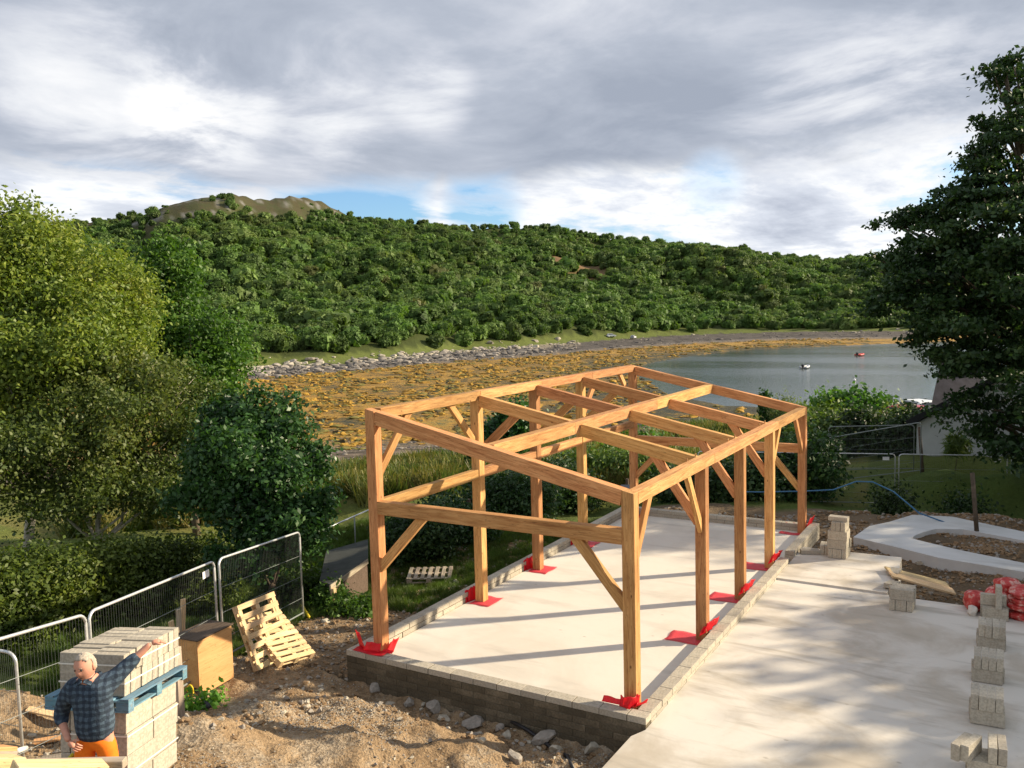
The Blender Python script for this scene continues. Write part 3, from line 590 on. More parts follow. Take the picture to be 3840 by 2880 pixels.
for (yy, hz) in ((.09, HM), (Ln-.1, 2.42)):
    a = -Wd+.2; brace((a, yy, hz-.23-.95), (a+.92, yy, hz-.23), .10, .16); brace((-.2, yy, hz-.23-.95), (-1.0, yy, hz-.23), .10, .16)
for y in YS[1:4]:                                                  # peg ends standing up on the plate
    tube_obj('peg', [(-.20, y+.06, HR-.03), (-.20, y+.06, HR+.07)], .013, 'fir', fr, 6); tube_obj('peg', [(-.19, y-.45, HR-.03), (-.19, y-.45, HR+.06)], .012, 'fir', fr, 6)

# red damp proof membrane folded up round each post foot
def membrane(cx, cy, flaps, label):
    """flat sheet with flaps turned up; flaps: list of (dx, dy, lean, height, half width, reach)"""
    t_ = thing('membrane_sheet', label, 'plastic sheet', (cx, cy, 0), 0, 'red plastic sheets at the feet of the posts'); parts = []
    def sheet(nm, fn, nu=9, nv=7):
        Vv = np.array([fn(i/(nu-1), j/(nv-1)) for j in range(nv) for i in range(nu)]); Ff = [(j*nu+i, j*nu+i+1, (j+1)*nu+i+1, (j+1)*nu+i) for j in range(nv-1) for i in range(nu-1)]
        o = from_np(nm, Vv, np.array(Ff), 'membrane_sheer' if nm == 'flat_sheet' and abs(cy) > .01 else 'membrane', t_, smooth=True); md = o.modifiers.new('thick', 'SOLIDIFY'); md.thickness = .003; return o
    for k, (kind, a) in enumerate(flaps):
        ph = rnd.uniform(0, 6)
        if kind == 'flat':
            x0, x1, y0, y1, z = a
            sheet('flat_sheet', lambda u, v: (x0+(x1-x0)*u+.012*math.sin(v*7+ph), y0+(y1-y0)*v+.012*math.sin(u*8+ph), z+.007*(1+math.sin(u*9+ph)*math.sin(v*8+ph))+.02*max(0, abs(u-.5)-.42)*5))
        else:
            (ax, ay, az_), (bx, by, bz), (ux, uy, uz) = a              # bottom edge from a to b, raised by u
            sheet('flap', lambda u, v: (ax+(bx-ax)*u+ux*v+.015*math.sin(u*7+ph+v*3)*v+(.5-u)*.10*v*(bx-ax), ay+(by-ay)*u+uy*v+.02*math.sin(u*9+ph)*v+(.5-u)*.10*v*(by-ay), az_+(bz-az_)*u+uz*v-.035*abs(math.sin(u*5+ph))*v))
membrane(-.1, 0, [('flap', ((-.42, -.12, .205), (.10, -.10, .205), (.0, .05, .10))), ('flap', ((.02, -.20, .21), (.14, .02, .21), (.03, .02, .19))), ('flap', ((.10, -.10, .2), (.20, .16, .2), (.02, .0, .08))), ('flap', ((-.12, -.14, .20), (.08, -.19, .215), (-.01, .05, .17)))], 'crumpled red plastic round the foot of the nearest corner post')
membrane(-Wd+.1, 0, [('flap', ((-.35, -.10, .21), (-.10, -.22, .21), (-.20, .12, .25))), ('flap', ((-.16, -.24, .21), (.20, -.20, .21), (.03, .06, .17))), ('flap', ((.12, .02, .05), (.14, .26, .05), (.10, .05, .30))), ('flap', ((.18, -.16, .21), (.42, -.13, .21), (.03, .04, .07))), ('flat', (-.32, .34, -.33, -.12, .208))], 'red plastic sagging over the wall at the foot of the front left corner post')
lbl = ['pink-red plastic square under the second post of the left row', 'pink-red plastic square under the third post of the left row', 'pink-red plastic under the fourth post of the left row', 'dark red plastic under the rear left corner post']
for i in range(1, 5):
    y = YS[i]
    membrane(-Wd+.1, y+.1, [('flat', (-.12, .36, -.30, .30, .004)), ('flap', ((-.215, -.30, .0), (-.215, .22, .0), (-.05, .03, .26)))] + ([('flap', ((-.20, -.22, .0), (-.14, .05, .0), (-.03, .05, .30)))] if i < 3 else []), lbl[i-1])
lbr = ['red flap and pale pink sheet at the second post of the right row', 'red plastic flap at the foot of the middle post of the right row', 'red plastic flap at the foot of the fourth post of the right row', 'dark red plastic round the rear right corner post']
for i in range(1, 5):
    y = YS[i]
    fl_ = [('flat', (-.62, .10, -.34, .18, .004)), ('flap', ((.06, -.20, .19), (.16, .32, .2), (.07, .06, .20))), ('flap', ((.02, -.28, .15), (.16, .06, .2), (.04, .12, .18)))]
    if i == 4: fl_ = [('flat', (-.55, .12, -.35, -.1, .004)), ('flap', ((-.50, .16, .0), (-.10, .16, .0), (0, .03, .22))), ('flap', ((.12, -.1, .15), (.20, .25, .2), (.05, .1, .25)))]
    membrane(-.1, y+.1, fl_, lbr[i-1])

# ------------------------------------------------------------------ loose block stacks on the outer pad
def loose(loc, rz, on_edge, lab, grp, rx=0.0):
    o = block(None, loc, rz, (math.pi/2 if on_edge else 0)+rx, name='concrete_block'); tag(o, lab, 'block', grp); return o
PADZ = .046
XN = {1: ['single'], 2: ['front', 'rear'], 3: ['front', 'middle', 'rear'], 4: ['frontmost', 'second front', 'third front', 'rearmost']}
YN = {1: ['single'], 2: ['left', 'right'], 3: ['left', 'middle', 'right'], 4: ['leftmost', 'second left', 'third left', 'rightmost']}
def stack(cx, cy, rz, layers, where, grp, z0=PADZ):
    """layers of blocks on edge: 'x' = long faces to the front, 'y' = turned a quarter"""
    z = z0; lv = {1: ['only'], 2: ['bottom', 'top'], 4: ['bottom', 'second', 'third', 'top']}[len(layers)]
    for li, (kind, n, dx, dy) in enumerate(layers):
        for k in range(n):
            q = (k-(n-1)/2)*.106; j = rnd.uniform(-.02, .02)
            if kind == 'x': loc = (cx+dx+j, cy+dy+q); a = rz; nm = XN[n][k]
            else: loc = (cx+dx+q, cy+dy+j); a = rz+math.pi/2; nm = YN[n][k]
            a += rnd.uniform(-.03, .03); ca_, sa_ = math.cos(rz), math.sin(rz); lx, ly = loc[0]-cx, loc[1]-cy
            loose((cx+lx*ca_-ly*sa_, cy+lx*sa_+ly*ca_, z+.109), a, True, '%s grey block in the %s layer of %s' % (nm, lv[li], where), grp)
        z += .219
stack(4.55, 6.95, .03, [('x', 3, 0, 0), ('x', 1, 0, .05)], 'the stack beside red bags', 'blocks stacked beside the red bags')
loose((4.62, 6.86, PADZ+.219+.22), 1.5, False, 'grey concrete block standing upright on the stack beside the red bags', 'blocks stacked beside the red bags', 0).rotation_euler = (0, math.pi/2, .1)
stack(4.54, 5.35, .03, [('x', 4, 0, 0), ('y', 4, .01, -.02)], 'the fourth nearest pad stack', 'fourth block stack of the row along the pad')
stack(4.53, 3.80, .02, [('x', 4, 0, 0), ('y', 4, .01, .0)], 'the third nearest pad stack', 'third block stack of the row along the pad')
stack(4.56, 2.22, .04, [('x', 4, 0, 0), ('y', 4, .0, .0)], 'the second nearest pad stack', 'second block stack of the row along the pad')
stack(4.60, .62, .04, [('x', 4, 0, 0), ('y', 2, .12, .02)], 'the nearest pad stack', 'nearest block stack of the row along the pad')
for k in range(2): loose((4.32+.11*k, .50+.02*k, PADZ+.219+.109), math.pi/2-.32, True, ['outer', 'inner'][k]+' grey block of the askew pair on the nearest pad stack', 'nearest block stack of the row along the pad')
stack(2.95, 6.72, -.05, [('y', 4, 0, 0), ('x', 4, 0, 0)], 'the lone stack by the ramp', 'lone block stack by the ramp')
stack(1.22, 9.80, -.06, [('y', 4, 0, 0), ('x', 4, .0, 0), ('x', 4, -.01, 0), ('y', 3, .02, 0)], 'the tall block pillar on the apron', 'tall pillar of blocks on the apron', .09)
loose((1.21, 9.80, .09+.876+.052), -.06, False, 'grey concrete block lying flat on the very top of the tall block pillar', 'tall pillar of blocks on the apron')
stack(.86, 10.0, .1, [('y', 2, 0, 0)], 'the low pair left of the tall pillar', 'two blocks beside the tall pillar', .09)
loose((.55, 9.75, .09+.051), .4, False, 'grey concrete block lying flat between wall and tall pillar', 'blocks lying by the wall end')
loose((2.62, 7.9, .10+.04), 1.45, False, 'grey concrete block lying on the edge of the apron under the ramp', 'blocks on the apron edge').rotation_euler = (0, .1, 1.4)
loose((2.56, 8.9, .12), 1.5, False, 'grey concrete block on the apron edge behind the ramp top', 'blocks on the apron edge')

# ------------------------------------------------------------------ vegetation
def leaves_np(blobs, n, size, per=26, cl=0.34, flat=1.0, out_w=0.7, up_w=0.35, rand_w=0.8, aspect=0.55, shell=0.62, seed=0, droop=0.0):
    """leaf quads gathered in clumps over ellipsoid lobes (cx,cy,cz,rx,ry,rz)"""
    r = np.random.default_rng(seed+11); B = np.array(blobs, float); wgt = (B[:, 3]*B[:, 4]+B[:, 3]*B[:, 5]+B[:, 4]*B[:, 5]); wgt /= wgt.sum()
    nc = max(1, n//per); bi = r.choice(len(B), nc, p=wgt)
    d = r.normal(size=(nc, 3)); d /= np.linalg.norm(d, axis=1)[:, None]; dirn = np.sin(d[:, 0]*5.1+bi*2.1+seed)*np.cos(d[:, 1]*4.3+bi)+np.sin(d[:, 2]*6.7+bi*1.3); rad = (shell+(1-shell)*r.random(nc)**0.6)*(1+0.14*dirn+0.15*np.abs(r.normal(size=nc))*(r.random(nc) < .45))
    cpt = B[bi, :3]+d*B[bi, 3:6]*rad[:, None]; od = d*np.array([1, 1, 1.0])
    k = np.repeat(np.arange(nc), per); N_ = len(k); cs = cl*(0.6+0.8*r.random(nc))
    off = r.normal(size=(N_, 3))*cs[k][:, None]*np.array([1, 1, flat]); pts = cpt[k]+off
    if droop: pts[:, 2] -= droop*(off[:, 0]**2+off[:, 1]**2)
    nr_ = od[k]*out_w+np.array([0, 0, up_w])+r.normal(size=(N_, 3))*rand_w; nr_ /= np.linalg.norm(nr_, axis=1)[:, None]
    t1 = np.cross(nr_, r.normal(size=(N_, 3))); t1 /= np.linalg.norm(t1, axis=1)[:, None]; t2 = np.cross(nr_, t1)
    s1 = size*(0.6+0.8*r.random(N_))[:, None]; a_ = t1*s1; b2 = t2*s1*aspect
    V_ = np.stack([pts-a_, pts-b2+nr_*s1*.12, pts+a_, pts+b2+nr_*s1*.12], 1).reshape(-1, 3)
    return V_, np.arange(N_*4).reshape(-1, 4)
def roughen(blobs, seed, k=5, shrink=.80, spread=.95, rmin=.22, rmax=.48, flat=.8):
    r_ = random.Random(seed); o_ = []
    for b in blobs:
        o_.append((b[0], b[1], b[2], b[3]*shrink, b[4]*shrink, b[5]*shrink))
        for _ in range(k):
            d = Vector((r_.gauss(0, 1), r_.gauss(0, 1), r_.gauss(.25, .8))).normalized(); q = r_.uniform(rmin, rmax); o_.append((b[0]+d.x*b[3]*spread, b[1]+d.y*b[4]*spread, b[2]+d.z*b[5]*spread, b[3]*q, b[4]*q, b[5]*q*flat))
    return o_
def crown(name, blobs, n, size, material, parent, rough=None, **kw):
    if rough: blobs = roughen(blobs, kw.get('seed', 0), **rough)
    V_, F_ = leaves_np(blobs, n, size, **kw); return from_np(name, V_, F_, material, parent)
def limb_pts(a, b, wob, n=6):
    a = np.array(a, float); b = np.array(b, float); return [tuple(a+(b-a)*t_+np.array([rnd.uniform(-1, 1), rnd.uniform(-1, 1), rnd.uniform(-.4, .4)])*wob*math.sin(math.pi*t_)+np.array([0, 0, wob*1.2*math.sin(math.pi*t_)*.5])) for t_ in np.linspace(0, 1, n)]
def tree(name, label, cat, base, blobs, nleaf, size, lm, bark='bark', tr=.16, th=None, group=None, **kw):
    """trunk with limbs to each lobe of the crown; lobes are given relative to the base"""
    t_ = thing(name, label, cat, base, 0, group); bm = bmesh.new(); top = max(b[2] for b in blobs); cxm = sum(b[0] for b in blobs)/len(blobs); cym = sum(b[1] for b in blobs)/len(blobs)
    th = th or top*.7; tp = limb_pts((0, 0, -.4), (cxm*.5, cym*.5, th), .18*tr*8, 8); add_tube(bm, tp, [tr*(1-.72*i/7) for i in range(8)], 9)
    for b in blobs:
        k = min(6, max(1, int(7*min(1, (b[2]*.55)/th)))); p0 = tp[k]; add_tube(bm, limb_pts(p0, (b[0], b[1], b[2]+b[5]*.3), .25, 6), [tr*.42*(1-.8*i/5) for i in range(6)], 6)
        for q in range(3):
            e_ = (b[0]+rnd.uniform(-.7, .7)*b[3], b[1]+rnd.uniform(-.7, .7)*b[4], b[2]+rnd.uniform(-.3, .8)*b[5]); add_tube(bm, limb_pts((b[0]*.6+p0[0]*.4, b[1]*.6+p0[1]*.4, b[2]*.6+p0[2]*.4), e_, .2, 5), [tr*.2*(1-.75*i/4) for i in range(5)], 5)
    bm_obj('trunk', bm, bark, t_, smooth=True); crown('crown', blobs, nleaf, size, lm, t_, **kw); return t_
def rel(base, lst):
    """lobes read as (u, v, distance, rx, ry, rz) to positions relative to base"""
    return [tuple(at(q[0], q[1], q[2])-np.array(base))+tuple(q[3:6]) for q in lst]
def gbase(u, v, t_, dz=0.0):
    p_ = at(u, v, t_); return (float(p_[0]), float(p_[1]), gz(p_[0], p_[1])+dz)

# wood on the far hillside: one mass of instanced crowns
protos = bpy.data.collections.new('crown_kinds')
for k in range(6):
    r_ = random.Random(k+40); bl = [(0, 0, 3.0, 2.6, 2.6, 1.9)]
    for q in range(7):
        a = r_.uniform(0, 6.28); rr2 = r_.uniform(1.2, 2.6); bl.append((math.cos(a)*rr2, math.sin(a)*rr2, r_.uniform(1.6, 4.7), r_.uniform(.9, 1.7), r_.uniform(.9, 1.7), r_.uniform(.7, 1.2)))
    V1, F1 = leaves_np(bl, 3600, .21, per=14, cl=.26, seed=k, shell=.85, rand_w=.42, up_w=.45, aspect=.75)
    # dense inner foliage
    V2, F2 = leaves_np([(b[0], b[1], b[2]-.2, b[3]*.8, b[4]*.8, b[5]*.8) for b in bl], 420, .85, per=6, cl=.3, seed=k+60, shell=.7, rand_w=.2, up_w=.1, aspect=.9)
    V3 = np.concatenate([V1, V2]); F3 = np.concatenate([F1, F2+len(V1)])
    o = from_np('crown_kind', V3, F3, 'leaf_forest'); COL.objects.unlink(o); protos.objects.link(o)
def clear_at(az, r):
    s_ = (r-tab(az, HW))/(tab(az, RS)-tab(az, HW)); n3 = fbm(az*0.5+3, r/40, 4); cl_ = 1.25-((az-q_az)/2.6)**2-((s_-.60-(az-q_az)*0.02)/.11)**2+n3*.6
    pk = np.clip((s_-.74+n3*.3)*6, 0, 1)*np.clip((az-40.2)/1.5, 0, 1)*np.clip((53.5-az)/2, 0, 1); return cl_, pk, s_
def scatter_mesh(name, pts, sc, rot, idx_, coll, label=None, kind='stuff', cat=None):
    me = bpy.data.meshes.new(name); me.vertices.add(len(pts)); me.vertices.foreach_set('co', np.asarray(pts, np.float32).ravel())
    for nm, dat, ty in (('sc', sc, 'FLOAT'), ('rot', rot, 'FLOAT'), ('kind_index', idx_, 'INT')):
        at_ = me.attributes.new(nm, ty, 'POINT'); at_.data.foreach_set('value', np.asarray(dat, np.int32 if ty == 'INT' else np.float32))
    o = link(bpy.data.objects.new(name, me)); ng = bpy.data.node_groups.new(name+'_scatter', 'GeometryNodeTree')
    ng.interface.new_socket('Geometry', in_out='INPUT', socket_type='NodeSocketGeometry'); ng.interface.new_socket('Geometry', in_out='OUTPUT', socket_type='NodeSocketGeometry')
    n = ng.nodes; l = ng.links; gi = n.new('NodeGroupInput'); go = n.new('NodeGroupOutput'); ip = n.new('GeometryNodeInstanceOnPoints'); ci = n.new('GeometryNodeCollectionInfo')
    ci.inputs['Collection'].default_value = coll; ci.inputs['Separate Children'].default_value = True; ci.inputs['Reset Children'].default_value = True; ip.inputs['Pick Instance'].default_value = True
    def attr(nm, ty):
        a = n.new('GeometryNodeInputNamedAttribute'); a.data_type = ty; a.inputs['Name'].default_value = nm; return a.outputs[0]
    cx_ = n.new('ShaderNodeCombineXYZ'); l.new(attr('rot', 'FLOAT'), cx_.inputs[2]); eu = n.new('FunctionNodeEulerToRotation'); l.new(cx_.outputs[0], eu.inputs[0])
    l.new(gi.outputs[0], ip.inputs['Points']); l.new(ci.outputs[0], ip.inputs['Instance']); l.new(attr('kind_index', 'INT'), ip.inputs['Instance Index']); l.new(eu.outputs[0], ip.inputs['Rotation']); l.new(attr('sc', 'FLOAT'), ip.inputs['Scale']); l.new(ip.outputs[0], go.inputs[0])
    md = o.modifiers.new('scatter', 'NODES'); md.node_group = ng; tag(o, label, cat, kind=kind); return o
fp = []; fs = []; r = 205.0
while r < 840:
    stp = 4.9+r*0.0020; a = -6.0+rng.random()
    while a < 68:
        aa = a+rng.normal()*.25*math.degrees(stp/r); ra = r+rng.normal()*1.4; fp.append((aa, ra)); a += math.degrees(stp/r)
    r += stp*.92
fp = np.array(fp); az_, r_ = fp[:, 0], fp[:, 1]; cl_, pk_, s_ = clear_at(az_, r_); hwv = tab(az_, HW)
dens = fbm(az_*0.8, r_/30, 3)
keep = (r_ > hwv+9+dens*10) & (s_ < 1.01) & (rng.random(len(r_)) > np.clip(cl_, 0, 1)*1.1) & (rng.random(len(r_)) > pk_*1.02) & (rng.random(len(r_)) > .05)
az_, r_, s_ = az_[keep], r_[keep], s_[keep]; X_ = CAM[0]-np.sin(np.radians(az_))*r_; Y_ = CAM[1]+np.cos(np.radians(az_))*r_; Z_ = H(X_, Y_)
near_sh = np.clip((r_-tab(az_, HW))/60, 0, 1); sc = (0.80+0.42*near_sh)*(0.62+0.80*rng.random(len(r_))**1.6)*(1+.15*(az_ < 28)); sc *= np.interp(s_, [0, .6, .85, 1.0], [1, .95, .78, .60])*np.where((s_ > .72) & (az_ > 40), .8, 1)
scatter_mesh('woodland', np.stack([X_, Y_, Z_-.9*sc], 1), sc*np.where(clear_at(az_, r_)[1] > .5, .42, 1), rng.random(len(r_))*6.28, rng.integers(0, 6, len(r_)), protos, 'green broadleaf woodland covering the hillside across the loch')

# rocks along the far shore and on the near foreshore
rocks = bpy.data.collections.new('rock_kinds')
def rock_bm(seed, sub=2, flat=.7, jag=.28):
    bm = bmesh.new(); bmesh.ops.create_icosphere(bm, subdivisions=sub, radius=.5); r_ = random.Random(seed); o_ = Vector((r_.uniform(0, 99), r_.uniform(0, 99), 0)); sx_ = r_.uniform(.7, 1.3); planes = [(Vector((r_.gauss(0, 1), r_.gauss(0, 1), r_.gauss(0, 1))).normalized(), r_.uniform(.17, .38)) for _ in range(9)]
    for v in bm.verts:
        for pn, pd in planes:
            e_ = v.co.dot(pn)-pd
            if e_ > 0: v.co -= pn*e_
        v.co *= 1+mnoise.noise(v.co*3.1+o_)*jag; v.co.x *= sx_; v.co.z *= flat
    return bm
for k in range(6):
    o = bm_obj('rock_kind', rock_bm(k, 2, .6), ['stone', 'stone_dark', 'stone_pale', 'stone_dark', 'stone', 'stone_pale'][k]); COL.objects.unlink(o); rocks.objects.link(o)
n = 6200; az_ = rng.uniform(-2, 52, n); az_ = az_[(fbm(az_*1.3, az_*0+2, 3) > -.12) | (rng.random(n) < .35)]; az_ = az_[(az_ > 27) | (rng.random(len(az_)) < .35)]; n = len(az_); t_ = rng.random(n); rl_ = tab(az_, RL); hw_ = tab(az_, HW); r_ = rl_+(hw_-rl_)*t_+rng.normal(size=n)*3; X_ = CAM[0]-np.sin(np.radians(az_))*r_; Y_ = CAM[1]+np.cos(np.radians(az_))*r_; Z_ = H(X_, Y_)
sc = rng.lognormal(-.25, .75, n)*np.where(az_ > 26, 1.15, .5); ki = np.where(t_ > .66, rng.choice([2, 5, 4, 0], n), rng.choice([1, 3, 0], n))
n2_ = 1900; az2 = rng.uniform(16, 52, n2_); r2_ = rng.uniform(62, 100, n2_); X2 = CAM[0]-np.sin(np.radians(az2))*r2_; Y2 = CAM[1]+np.cos(np.radians(az2))*r2_; Z2 = H(X2, Y2); s2_ = rng.lognormal(-1.3, .5, n2_)
weeds = bpy.data.collections.new('weed_kinds')
for k, (nm_, c_) in enumerate([('weed_gold', (.34, .20, .025)), ('weed_dark', (.055, .045, .02)), ('weed_olive', (.15, .13, .03)), ('weed_gold2', (.26, .15, .02))]):
    plain(nm_, c_, 0.8, 0.3, 0.35, 3, 0.8); o = bm_obj('weed_kind', rock_bm(k+70, 2, .32, .8), nm_); COL.objects.unlink(o); weeds.objects.link(o)
nw_ = 24000; az3 = rng.uniform(8, 52, nw_); t3 = rng.random(nw_)**.7; rl3 = tab(az3, RL); r3 = 88+(rl3-88)*t3; ok_ = (fbm(az3*1.1, r3/9, 4) > -.06) & ~((az3 < 23.2) & (r3 > tab(az3, NE)-2) & (r3 < tab(az3, FE)+2)) & ((az3 > 18) | (r3 > 104)); az3, r3 = az3[ok_], r3[ok_]; X3_ = CAM[0]-np.sin(np.radians(az3))*r3; Y3_ = CAM[1]+np.cos(np.radians(az3))*r3
scatter_mesh('seaweed', np.stack([X3_, Y3_, H(X3_, Y3_)+.02], 1), np.clip(rng.lognormal(-.25, .55, len(r3)), .25, 2.2), rng.random(len(r3))*6.28, np.where(rng.random(len(r3)) < .42, rng.choice([0, 3], len(r3)), rng.choice([1, 2, 1, 2, 3], len(r3))), weeds, 'golden and dark seaweed clumps covering the exposed loch bed')
# rough grass above the foreshore
tufts = bpy.data.collections.new('tuft_kinds')
for k in range(4):
    nb_ = 46; a_ = rng.random(nb_)*6.28; rr4 = rng.random(nb_)*.35; hgt4 = rng.uniform(.25, .75, nb_); lean4 = rng.normal(size=(nb_, 2))*.22; bx4 = np.cos(a_)*rr4; by4 = np.sin(a_)*rr4; wd = .022
    V4 = np.stack([np.stack([bx4-wd, by4, np.zeros(nb_)-.05], 1), np.stack([bx4+wd, by4, np.zeros(nb_)-.05], 1), np.stack([bx4+lean4[:, 0]+wd*.3, by4+lean4[:, 1], hgt4], 1), np.stack([bx4+lean4[:, 0]-wd*.3, by4+lean4[:, 1], hgt4], 1)], 1).reshape(-1, 3)
    o = from_np('tuft_kind', V4, np.arange(nb_*4).reshape(-1, 4), 'leaf_drygrass' if k % 2 else 'leaf_grass'); COL.objects.unlink(o); tufts.objects.link(o)
ng4 = 15000; az4 = rng.uniform(14, 58, ng4); r4 = rng.uniform(36, 68, ng4); k4 = fbm(az4*.7, r4/6, 3) > -.2; az4, r4 = az4[k4], r4[k4]; X4 = CAM[0]-np.sin(np.radians(az4))*r4; Y4 = CAM[1]+np.cos(np.radians(az4))*r4
X5 = rng.uniform(-16, -6.2, 9000); Y5 = rng.uniform(-3, 14, 9000); k5 = (X5 < -8.2) | (Y5 > 3); X5, Y5 = X5[k5], Y5[k5]
Xg, Yg = np.concatenate([X4, X5]), np.concatenate([Y4, Y5]); sg_ = np.concatenate([rng.uniform(.7, 1.7, len(X4)), rng.uniform(.12, .32, len(X5))]); kg = np.concatenate([rng.choice([1, 3, 0, 2, 1], len(X4)), rng.choice([0, 2], len(X5))])
scatter_mesh('rough_grass', np.stack([Xg, Yg, H(Xg, Yg)], 1), sg_, rng.random(len(Xg))*6.28, kg, tufts, 'rough green and straw coloured grass above the foreshore and along the lawn')
scatter_mesh('shore_rocks', np.concatenate([np.stack([X_, Y_, Z_], 1), np.stack([X2, Y2, Z2], 1)]), np.concatenate([np.clip(sc, .2, 3.5), np.clip(s2_, .1, 1.1)]), rng.random(n+n2_)*6.28, np.concatenate([ki, rng.choice([1, 3, 1, 3, 0], n2_)]), rocks, 'grey and pale rocks strewn along the shore of the loch')

# ------------------------------------------------------------------ trees and shrubs of the garden
b0 = gbase(60, 1160, 30)
tree('birch_tree', 'tall yellow-green birch at the left edge of the garden', 'tree', b0, rel(b0, [(25, 500, 30, .7, .7, .9), (10, 560, 30, 1.5, 1.5, 1.3), (105, 590, 30.4, 1.2, 1.2, 1.2), (90, 530, 30, .7, .7, .7), (190, 665, 29.6, 1.7, 1.7, 1.5), (55, 700, 29, 1.9, 1.9, 1.6), (-70, 640, 31, 2.2, 2.2, 2.2), (262, 665, 30.5, 1.0, 1.0, 1.3), (285, 620, 31, .5, .5, .6), (150, 800, 28.6, 2.1, 1.8, 1.5), (15, 860, 28.2, 2.0, 1.8, 1.6), (-90, 850, 29, 2.2, 2, 2), (255, 780, 29, 1.2, 1.2, 1.1)]), 90000, .068, 'leaf_birch', 'birch_bark', .17, 8.5, per=14, cl=.20, shell=.5, seed=1, rough=dict(k=9, shrink=.72, spread=.98, flat=1.1), droop=.3)
b0 = gbase(200, 1150, 26.5)
tree('willow_tree', 'olive green bushy willow in front of the birch', 'tree', b0, rel(b0, [(315, 835, 27.5, 1.25, 1.2, 1.2), (385, 880, 27.5, 1.0, 1, 1.1), (255, 930, 26.5, 1.7, 1.5, 1.3), (115, 985, 26.5, 1.9, 1.6, 1.3), (400, 985, 26.5, 1.3, 1.2, 1.1), (-10, 1020, 26.5, 2.0, 1.6, 1.2), (320, 1045, 26, 1.5, 1.3, .9), (180, 1070, 26, 1.6, 1.2, .8), (455, 1030, 26, .8, .8, .9)]), 62000, .058, 'leaf_olive', 'birch_bark', .12, 4, per=14, cl=.19, shell=.5, seed=2, rough=dict(k=9, shrink=.72, spread=.98))
b0 = gbase(420, 1050, 35)
tree('alder_tree', 'dark green alder rising behind the willow', 'tree', b0, rel(b0, [(345, 605, 36, 1.3, 1.3, 1.2), (375, 600, 36.5, .9, .9, 1.0), (225, 600, 36, 1.0, 1, 1.0), (370, 690, 36, 1.7, 1.6, 1.5), (420, 745, 35, 1.6, 1.5, 1.4), (450, 830, 34.5, 1.6, 1.5, 1.4), (478, 800, 35, .8, .8, 1), (470, 910, 34, 1.5, 1.4, 1.2), (330, 730, 36, 1.6, 1.6, 1.6), (500, 960, 34, 1.2, 1.2, 1.2)]), 46000, .085, 'leaf_alder', 'bark', .16, 6, per=14, cl=.24, shell=.5, seed=3, rough=dict(k=8, shrink=.74, spread=.98))
b0 = gbase(585, 1262, 21)
tree('holly_tree', 'dense dark glossy green tree left of the timber frame', 'tree', b0, rel(b0, [(560, 1000, 21.4, 1.15, 1.1, 1.0), (628, 1075, 21, .85, .8, .85), (520, 1110, 21, 1.0, .9, .9), (600, 1160, 20.8, .95, .8, .7), (495, 960, 22, .85, .8, .8), (630, 945, 22, .55, .5, .62), (672, 1000, 21.5, .42, .4, .5), (455, 1050, 22, .8, .8, .9), (555, 905, 22, .62, .6, .6), (655, 1140, 20.6, .5, .5, .55), (540, 1200, 20.6, .8, .7, .5), (610, 885, 22.5, .3, .3, .4)]), 34000, .066, 'leaf_dark', 'bark', .11, 2.6, per=10, cl=.13, shell=.5, seed=4, rough=dict(k=9, shrink=.68, spread=1.05, rmin=.18, rmax=.42))
# clipped hedge
ha = np.array(gbase(-40, 1300, 20.5)); hb = np.array(gbase(455, 1262, 23.5)); hl_ = []
for q in np.linspace(0, 1, 17):
    p_ = ha+(hb-ha)*q
    for zz_ in (.55, 1.2): hl_.append((p_[0]-ha[0], p_[1]-ha[1], gz(p_[0], p_[1])-ha[2]+zz_+rnd.uniform(-.05, .1), .55, .65, .62))
hd = thing('garden_hedge', 'long clipped green hedge with a sunlit top behind the lawn', 'hedge', tuple(ha)); crown('foliage', hl_, 52000, .05, 'leaf_hedge', hd, per=16, cl=.13, shell=.86, seed=5, out_w=.9)
def shrub(name, label, cat, u, v, t_, lobes, n, size, lm, dz=0, group=None, **kw):
    b_ = hit(u, v) if t_ < 30 else gbase(u, v, t_, dz); b_ = (b_[0], b_[1], gz(b_[0], b_[1])); tt = thing(name, label, cat, b_, 0, group); bm = bmesh.new()
    for l_ in lobes[:5]: add_tube(bm, limb_pts((rnd.uniform(-.06, .06), rnd.uniform(-.06, .06), -.15), (l_[0]*.8, l_[1]*.8, l_[2]), .06, 5), [.022, .018, .014, .010, .005], 5)
    bm_obj('stem', bm, 'bark', tt, smooth=True); crown('foliage', lobes, n, size, lm, tt, **kw); return tt
shrub('acer_shrub', 'low dark red acer shrub on the lawn in front of the hedge', 'shrub', 120, 1345, 17.5, [(-.4, 0, .5, .5, .5, .3), (.3, .1, .62, .55, .5, .3), (.6, .2, .45, .4, .4, .25), (-.8, -.1, .35, .35, .35, .22)], 5200, .045, 'leaf_red', per=14, cl=.12, shell=.7, flat=.4, seed=6)
shrub('laurel_shrub', 'leafy green shrub below the red acer by the fence', 'shrub', 60, 1330, 19, [(0, 0, .5, .7, .6, .5), (-.9, 0, .5, .6, .6, .5)], 4000, .06, 'leaf_deep', seed=61)
shrub('ivy_shrub', 'ivy and pale dead stems behind the leaning pallets', 'shrub', 612, 1322, 15.6, [(0, 0, .55, .35, .35, .5), (.35, .1, .45, .35, .3, .4), (.65, .3, .5, .3, .3, .45), (-.4, 0, .35, .3, .3, .3)], 5200, .05, 'leaf_alder', per=12, cl=.12, shell=.6, seed=7)
dead = thing('dead_stems', 'pale dead flower stems sticking up behind the pallets', 'plant', hit(590, 1318))
bm = bmesh.new()
